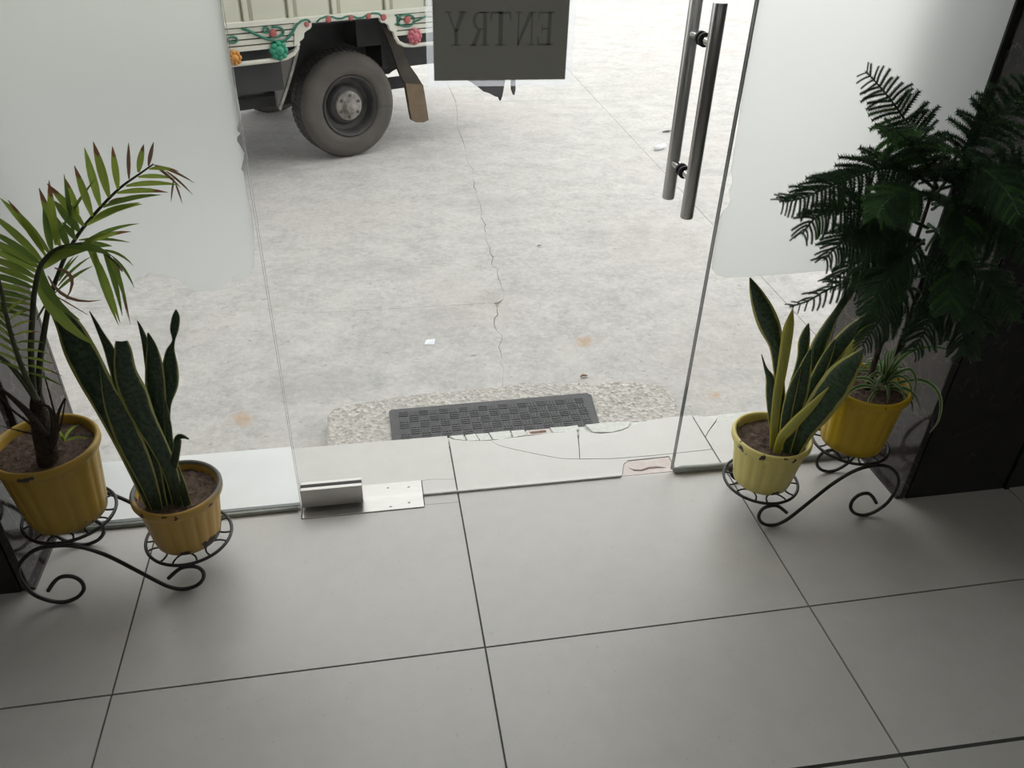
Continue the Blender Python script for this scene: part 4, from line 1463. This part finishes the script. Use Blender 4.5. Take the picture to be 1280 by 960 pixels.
def branch(path, r0=.0040, L=.055, sp=.0105, fresh=0.0, droop=1, wide=1.0, hang=0.0, face=.75):
    """path: world points from the trunk outwards"""
    P = catmull([tuple(p) for p in path], 8)
    n = len(P)
    b = MB()
    b.tube(P, [r0 * (1 - .65 * i / (n - 1)) for i in range(n)], 6)
    # scale needles on the axis itself
    for k in range(n * 5):
        f = k / (n * 5) * (n - 1)
        i = min(int(f), n - 2)
        p = P[i].lerp(P[i + 1], f - i)
        T_ = (P[i + 1] - P[i]).normalized()
        u = T_.orthogonal().normalized()
        d = u * math.cos(k * 2.4) + T_.cross(u) * math.sin(k * 2.4)
        w = T_.cross(d) * .0010
        b.add([p + w, p - w, p + T_ * .002, p + d * .0075 + T_ * .006], [(0, 1, 3), (1, 2, 3), (2, 0, 3)])
    bo = fit(b.build('branch', M['needle']), pine)
    tot = sum((P[i + 1] - P[i]).length for i in range(n - 1))
    s = tot * .16
    k = 0
    while s < tot:
        acc = 0
        for i in range(n - 1):
            l = (P[i + 1] - P[i]).length
            if acc + l >= s:
                break
            acc += l
        p = P[i].lerp(P[i + 1], (s - acc) / l)
        T_ = (P[i + 1] - P[i]).normalized()
        t = s / tot
        lat = T_.cross((p - CAM).normalized()) * face
        hz = T_.cross(Vector((0, 0, 1)))
        if hz.length > .2:
            hz.normalize()
            lat += hz * (1 - face) * (1 if lat.dot(hz) >= 0 else -1)
        lat.normalize()
        upv = lat.cross(T_).normalized()
        ln = L * min(1, .55 + 1.5 * t) * (1 - .62 * max(0, (t - .55) / .45) ** 1.3) * random.uniform(.85, 1.12)
        for sgn_ in (-1, 1):
            ang = math.radians(random.uniform(50, 72))
            d = T_ * math.cos(ang) + (lat * sgn_ * wide + upv * random.uniform(-.25, .3)).normalized() * math.sin(ang)
            d = (d - Vector((0, 0, hang * .35))).normalized()
            z_ = (Vector((0, 0, 1)) - d * d.z)
            if z_.length < .1:
                z_ = upv
            z_.normalize()
            y_ = z_.cross(d)
            mt = Matrix(((d.x, y_.x, z_.x, p.x), (d.y, y_.y, z_.y, p.y), (d.z, y_.z, z_.z, p.z), (0, 0, 0, 1))) @ Matrix.Scale(ln, 4)
            dm = random.choice((0, 1)) if droop == 0 else random.choice((0, 1, 1)) if droop == 1 else random.choice((1, 2, 2))
            if random.random() < fresh * (t ** 1.0):
                dm = 3 if dm == 0 else 4
            todo.append((ln / max(.3, depth(p)), bo, mt, dm, p.copy()))
        s += sp * random.uniform(.9, 1.1)
        k += 1
    return bo


def pbranch(pxs, y0, y1, **kw):
    n = len(pxs)
    return branch([atY(x, y, y0 + (y1 - y0) * i / (n - 1)) for i, (x, y) in enumerate(pxs)], **kw)


# traced branches
pbranch([(1182, 225), (1160, 190), (1135, 155), (1108, 118), (1083, 90)], 1.53, 1.60, L=.060, droop=0, fresh=.35)
pbranch([(1170, 238), (1150, 222), (1120, 211), (1090, 213), (1060, 224), (1030, 236), (1002, 248), (978, 252)], 1.53, 1.45, L=.066, droop=2, hang=.5)
pbranch([(1172, 235), (1158, 205), (1140, 180), (1122, 166), (1108, 165)], 1.53, 1.42, L=.065, droop=1, fresh=.9, hang=.3)
pbranch([(1180, 215), (1205, 185), (1230, 160), (1255, 135), (1282, 112), (1310, 95)], 1.52, 1.36, L=.062, droop=1, fresh=.2)
pbranch([(1176, 236), (1205, 228), (1240, 215), (1280, 205), (1310, 205)], 1.52, 1.30, L=.066, droop=2, hang=.5, fresh=.3)
pbranch([(1160, 285), (1125, 270), (1085, 262), (1050, 262), (1020, 272), (1003, 292)], 1.53, 1.42, L=.066, droop=2, hang=.6, fresh=.3)
pbranch([(1150, 300), (1115, 290), (1080, 290), (1050, 305), (1030, 325)], 1.53, 1.40, L=.062, droop=2, hang=.6)
pbranch([(1145, 335), (1110, 322), (1080, 322), (1055, 340), (1036, 352)], 1.54, 1.50, L=.058, droop=2, hang=.5)
pbranch([(1135, 372), (1100, 356), (1065, 352), (1035, 362), (1010, 376), (988, 383)], 1.54, 1.60, L=.045, sp=.017, droop=2, hang=.5)
pbranch([(1165, 250), (1150, 240), (1128, 240), (1108, 252), (1095, 272)], 1.53, 1.32, L=.06, droop=2, hang=.7, fresh=.6)
pbranch([(1165, 262), (1185, 250), (1200, 262), (1205, 290), (1203, 325)], 1.52, 1.34, L=.065, droop=2, hang=.6, fresh=.6)
pbranch([(1155, 300), (1145, 310), (1120, 335), (1100, 360), (1085, 390)], 1.53, 1.36, L=.062, droop=2, hang=.4)
pbranch([(1145, 340), (1130, 360), (1110, 385), (1092, 410), (1078, 432)], 1.53, 1.42, L=.058, droop=2, hang=.3)
pbranch([(1150, 330), (1165, 350), (1165, 385), (1155, 415), (1140, 440)], 1.52, 1.40, L=.06, droop=2, hang=.3)
pbranch([(1158, 290), (1195, 285), (1235, 285), (1270, 295), (1300, 315)], 1.52, 1.28, L=.062, droop=2, hang=.5)
pbranch([(1152, 320), (1190, 330), (1225, 345), (1250, 370), (1268, 400)], 1.52, 1.30, L=.062, droop=2, hang=.4)
pbranch([(1140, 360), (1170, 375), (1195, 400), (1205, 425), (1205, 445)], 1.52, 1.36, L=.06, droop=2, hang=.3)
pbranch([(1172, 240), (1195, 215), (1225, 210), (1255, 235), (1275, 270)], 1.52, 1.26, L=.062, droop=2, hang=.5, fresh=.3)
pbranch([(1146, 345), (1180, 350), (1215, 385), (1235, 415)], 1.52, 1.34, L=.055, droop=2, hang=.4)
pbranch([(1160, 280), (1180, 300), (1190, 345), (1185, 390)], 1.52, 1.30, L=.062, droop=2, hang=.4, fresh=.2)
pbranch([(1155, 305), (1135, 300), (1105, 305), (1080, 330), (1070, 365)], 1.53, 1.46, L=.058, droop=2, hang=.4)
pbranch([(1165, 255), (1195, 255), (1230, 255), (1262, 275), (1285, 310)], 1.52, 1.30, L=.062, droop=2, hang=.5)

todo = [t for t in todo if not (t[2].translation.y > 1.455 and t[2].translation.x > XR - .03)]
# the ones that show largest become objects, the rest one joined part
order = sorted(range(len(todo)), key=lambda i: -todo[i][0])
left_first = sorted(order, key=lambda i: -(todo[i][0] * (1.5 if todo[i][4].x < 1.2 else 1)))
single = set(left_first[:300])
rest = MB()
fresh_flags = []
inv0 = Matrix.Translation(-pine.location)
for i, (sz, bo, mt, k, p) in enumerate(todo):
    if i in single:
        o = bpy.data.objects.new('branchlet', BL[k])
        col.objects.link(o)
        o.parent = bo
        o.matrix_parent_inverse = Matrix.Identity(4)
        o.matrix_basis = mt
    else:
        me = BL[k]
        rest.add([mt @ v.co for v in me.vertices], [tuple(pl.vertices) for pl in me.polygons], 1 if k > 2 else 0)
ro = fit(rest.build('branchlets', [M['needle'], M['needle_fresh']]), pine)
ro['kind'] = 'stuff'

# spider plant
sc_ = atZ(1101, 486, zs)
crown = fit(MB().lathe([(.0005, -.006), (.012, -.004), (.014, .008), (.009, .022), (.0005, .028)], 14, fr=lambda x, y, z: (sc_.x + x, sc_.y + y, zs + z)).build('spider_plant', M['spider'], smooth=True), pine)


def spider_leaf(pts, w):
    P = catmull([tuple(p) for p in pts], 5)
    n = len(P)
    ws = [w * (.8 + .4 * min(1, 3 * i / n)) * (1 - .85 * max(0, (i / (n - 1) - .4) / .6) ** 1.5) for i in range(n)]
    bb, uv = ribbon(P, ws, random.uniform(-.4, .4), .22, 5)
    return leaf_obj('leaf', bb, uv, 'spider', crown, pine)


bs = Vector((sc_.x, sc_.y, zs + .012))
for k in range(26):
    a = random.uniform(0, 2 * math.pi)
    Lr = random.uniform(.05, .095)
    hgt = random.uniform(.02, .055)
    d = Vector((math.cos(a), math.sin(a), 0))
    spider_leaf([bs, bs + d * Lr * .35 + Vector((0, 0, hgt * .85)), bs + d * Lr * .75 + Vector((0, 0, hgt * .8)), bs + d * Lr + Vector((0, 0, hgt * .2 - .005))], random.uniform(.006, .009))
for k in range(16):
    a = random.uniform(0, 2 * math.pi)
    d = Vector((math.cos(a), math.sin(a), 0)) * random.uniform(.008, .03)
    hgt = random.uniform(.07, .115)
    spider_leaf([bs, bs + d * .4 + Vector((0, 0, hgt * .5)), bs + d + Vector((0, 0, hgt))], random.uniform(.008, .011))
for pxs, y1 in (([(1102, 484), (1115, 462), (1135, 442), (1160, 434), (1180, 436), (1192, 441)], 1.46), ([(1104, 486), (1125, 478), (1150, 475), (1168, 484), (1176, 502), (1173, 525), (1162, 541)], 1.44),
                ([(1104, 486), (1120, 468), (1138, 462), (1145, 478), (1141, 500)], 1.47), ([(1100, 486), (1085, 474), (1068, 474), (1058, 484)], 1.45), ([(1100, 486), (1080, 482), (1064, 488), (1056, 500)], 1.44),
                ([(1104, 487), (1125, 484), (1142, 492), (1151, 512)], 1.43), ([(1104, 487), (1122, 486), (1138, 500), (1141, 515)], 1.42), ([(1101, 488), (1094, 490), (1087, 500), (1084, 508)], 1.44)):
    n = len(pxs)
    spider_leaf([atY(x, y, sc_.y + (y1 - sc_.y) * i / (n - 1)) for i, (x, y) in enumerate(pxs)], .009)

# ------------------------------------------------------------------ litter on the street
p = atZ(537, 429, GZ)
b = MB()
b.add([p + Vector(v) for v in ((-.022, -.010, .001), (.018, -.016, .001), (.024, .014, .010), (-.012, .020, .004), (-.022, -.010, .0022), (.018, -.016, .0022), (.024, .014, .0112), (-.012, .020, .0052))],
      [(0, 3, 2, 1), (4, 5, 6, 7), (0, 1, 5, 4), (1, 2, 6, 5), (2, 3, 7, 6), (3, 0, 4, 7)])
tag(b.build('paper_scrap', M['white_paper']), 'small white paper scrap lying on the concrete left of the crack', 'paper')
p = atZ(825, 188, GZ)
b = MB().tube([p + Vector((-.045, -.01, .018)), p + Vector((.0, .012, .02)), p + Vector((.05, .05, .018))], [.014, .018, .012], 8)
tag(b.build('crumpled_wrapper', M['white_paper'], smooth=True), 'crumpled pale wrapper on the street seen left of the door handle', 'litter')
p = atZ(833, 166, GZ)
tag(MB().tube([p + Vector((-.03, 0, .008)), p + Vector((.01, .01, .009)), p + Vector((.04, .02, .008))], [.004, .008, .004], 6).build('pebble', M['bracket'], smooth=True), 'grey stone chip beyond the crumpled wrapper', 'stone')
for (x, y, s, lab) in ((674, 309, .010, 'tiny dry brown leaf alone in the middle of the street'), (730, 472, .014, 'curled brown dry leaf at the far edge of the doorstep')):
    p = atZ(x, y, GZ)
    pts = [p + Vector((-s, 0, .004)), p + Vector((-s * .3, s * .2, .009)), p + Vector((s * .4, s * .1, .008)), p + Vector((s, s * .3, .005))]
    P = catmull([tuple(v) for v in pts], 4)
    n = len(P)
    bb, uv = ribbon(P, [max(.001, s * .9 * math.sin(math.pi * (i + .3) / n)) for i in range(n)], 0, .2, 3, side=Vector((0, 0, -1)))
    me = bb.mesh('dry_leaf', True)
    o = put('dry_leaf', me, M['palm_brown'])
    ul = me.uv_layers.new(name='UVMap')
    for lp in me.loops:
        ul.data[lp.index].uv = uv[lp.vertex_index]
    sd = o.modifiers.new('thick', 'SOLIDIFY')
    sd.thickness = .0015
    tag(o, lab, 'leaf')

# ------------------------------------------------------------------ glass table at the lower right
tab = thing('glass_table', 'clear glass tabletop with a dark edge in the lower right corner', 'table', loc=(.8, .05, 0))
b = MB()
tx_ = [(.05, -.30, .732), (1.35, -.315, .732), (1.35, .371, .732), (.05, .401, .732)]
vs = tx_ + [(x, y, .740) for x, y, z in tx_]
b.add(vs, [(0, 3, 2, 1), (4, 5, 6, 7)], 0)
b.add(vs, [(0, 1, 5, 4), (1, 2, 6, 5), (2, 3, 7, 6), (3, 0, 4, 7)], 1)
fit(b.build('tabletop', [M['glass'], M['green_joint']]), tab)
for x, y in ((.15, .18), (1.25, .16), (.15, -.22), (1.25, -.22)):
    fit(MB().tube([(x, y, 0), (x, y, .7315)], .016, 12).build('leg', M['handle'], smooth=True, sharp=40), tab)
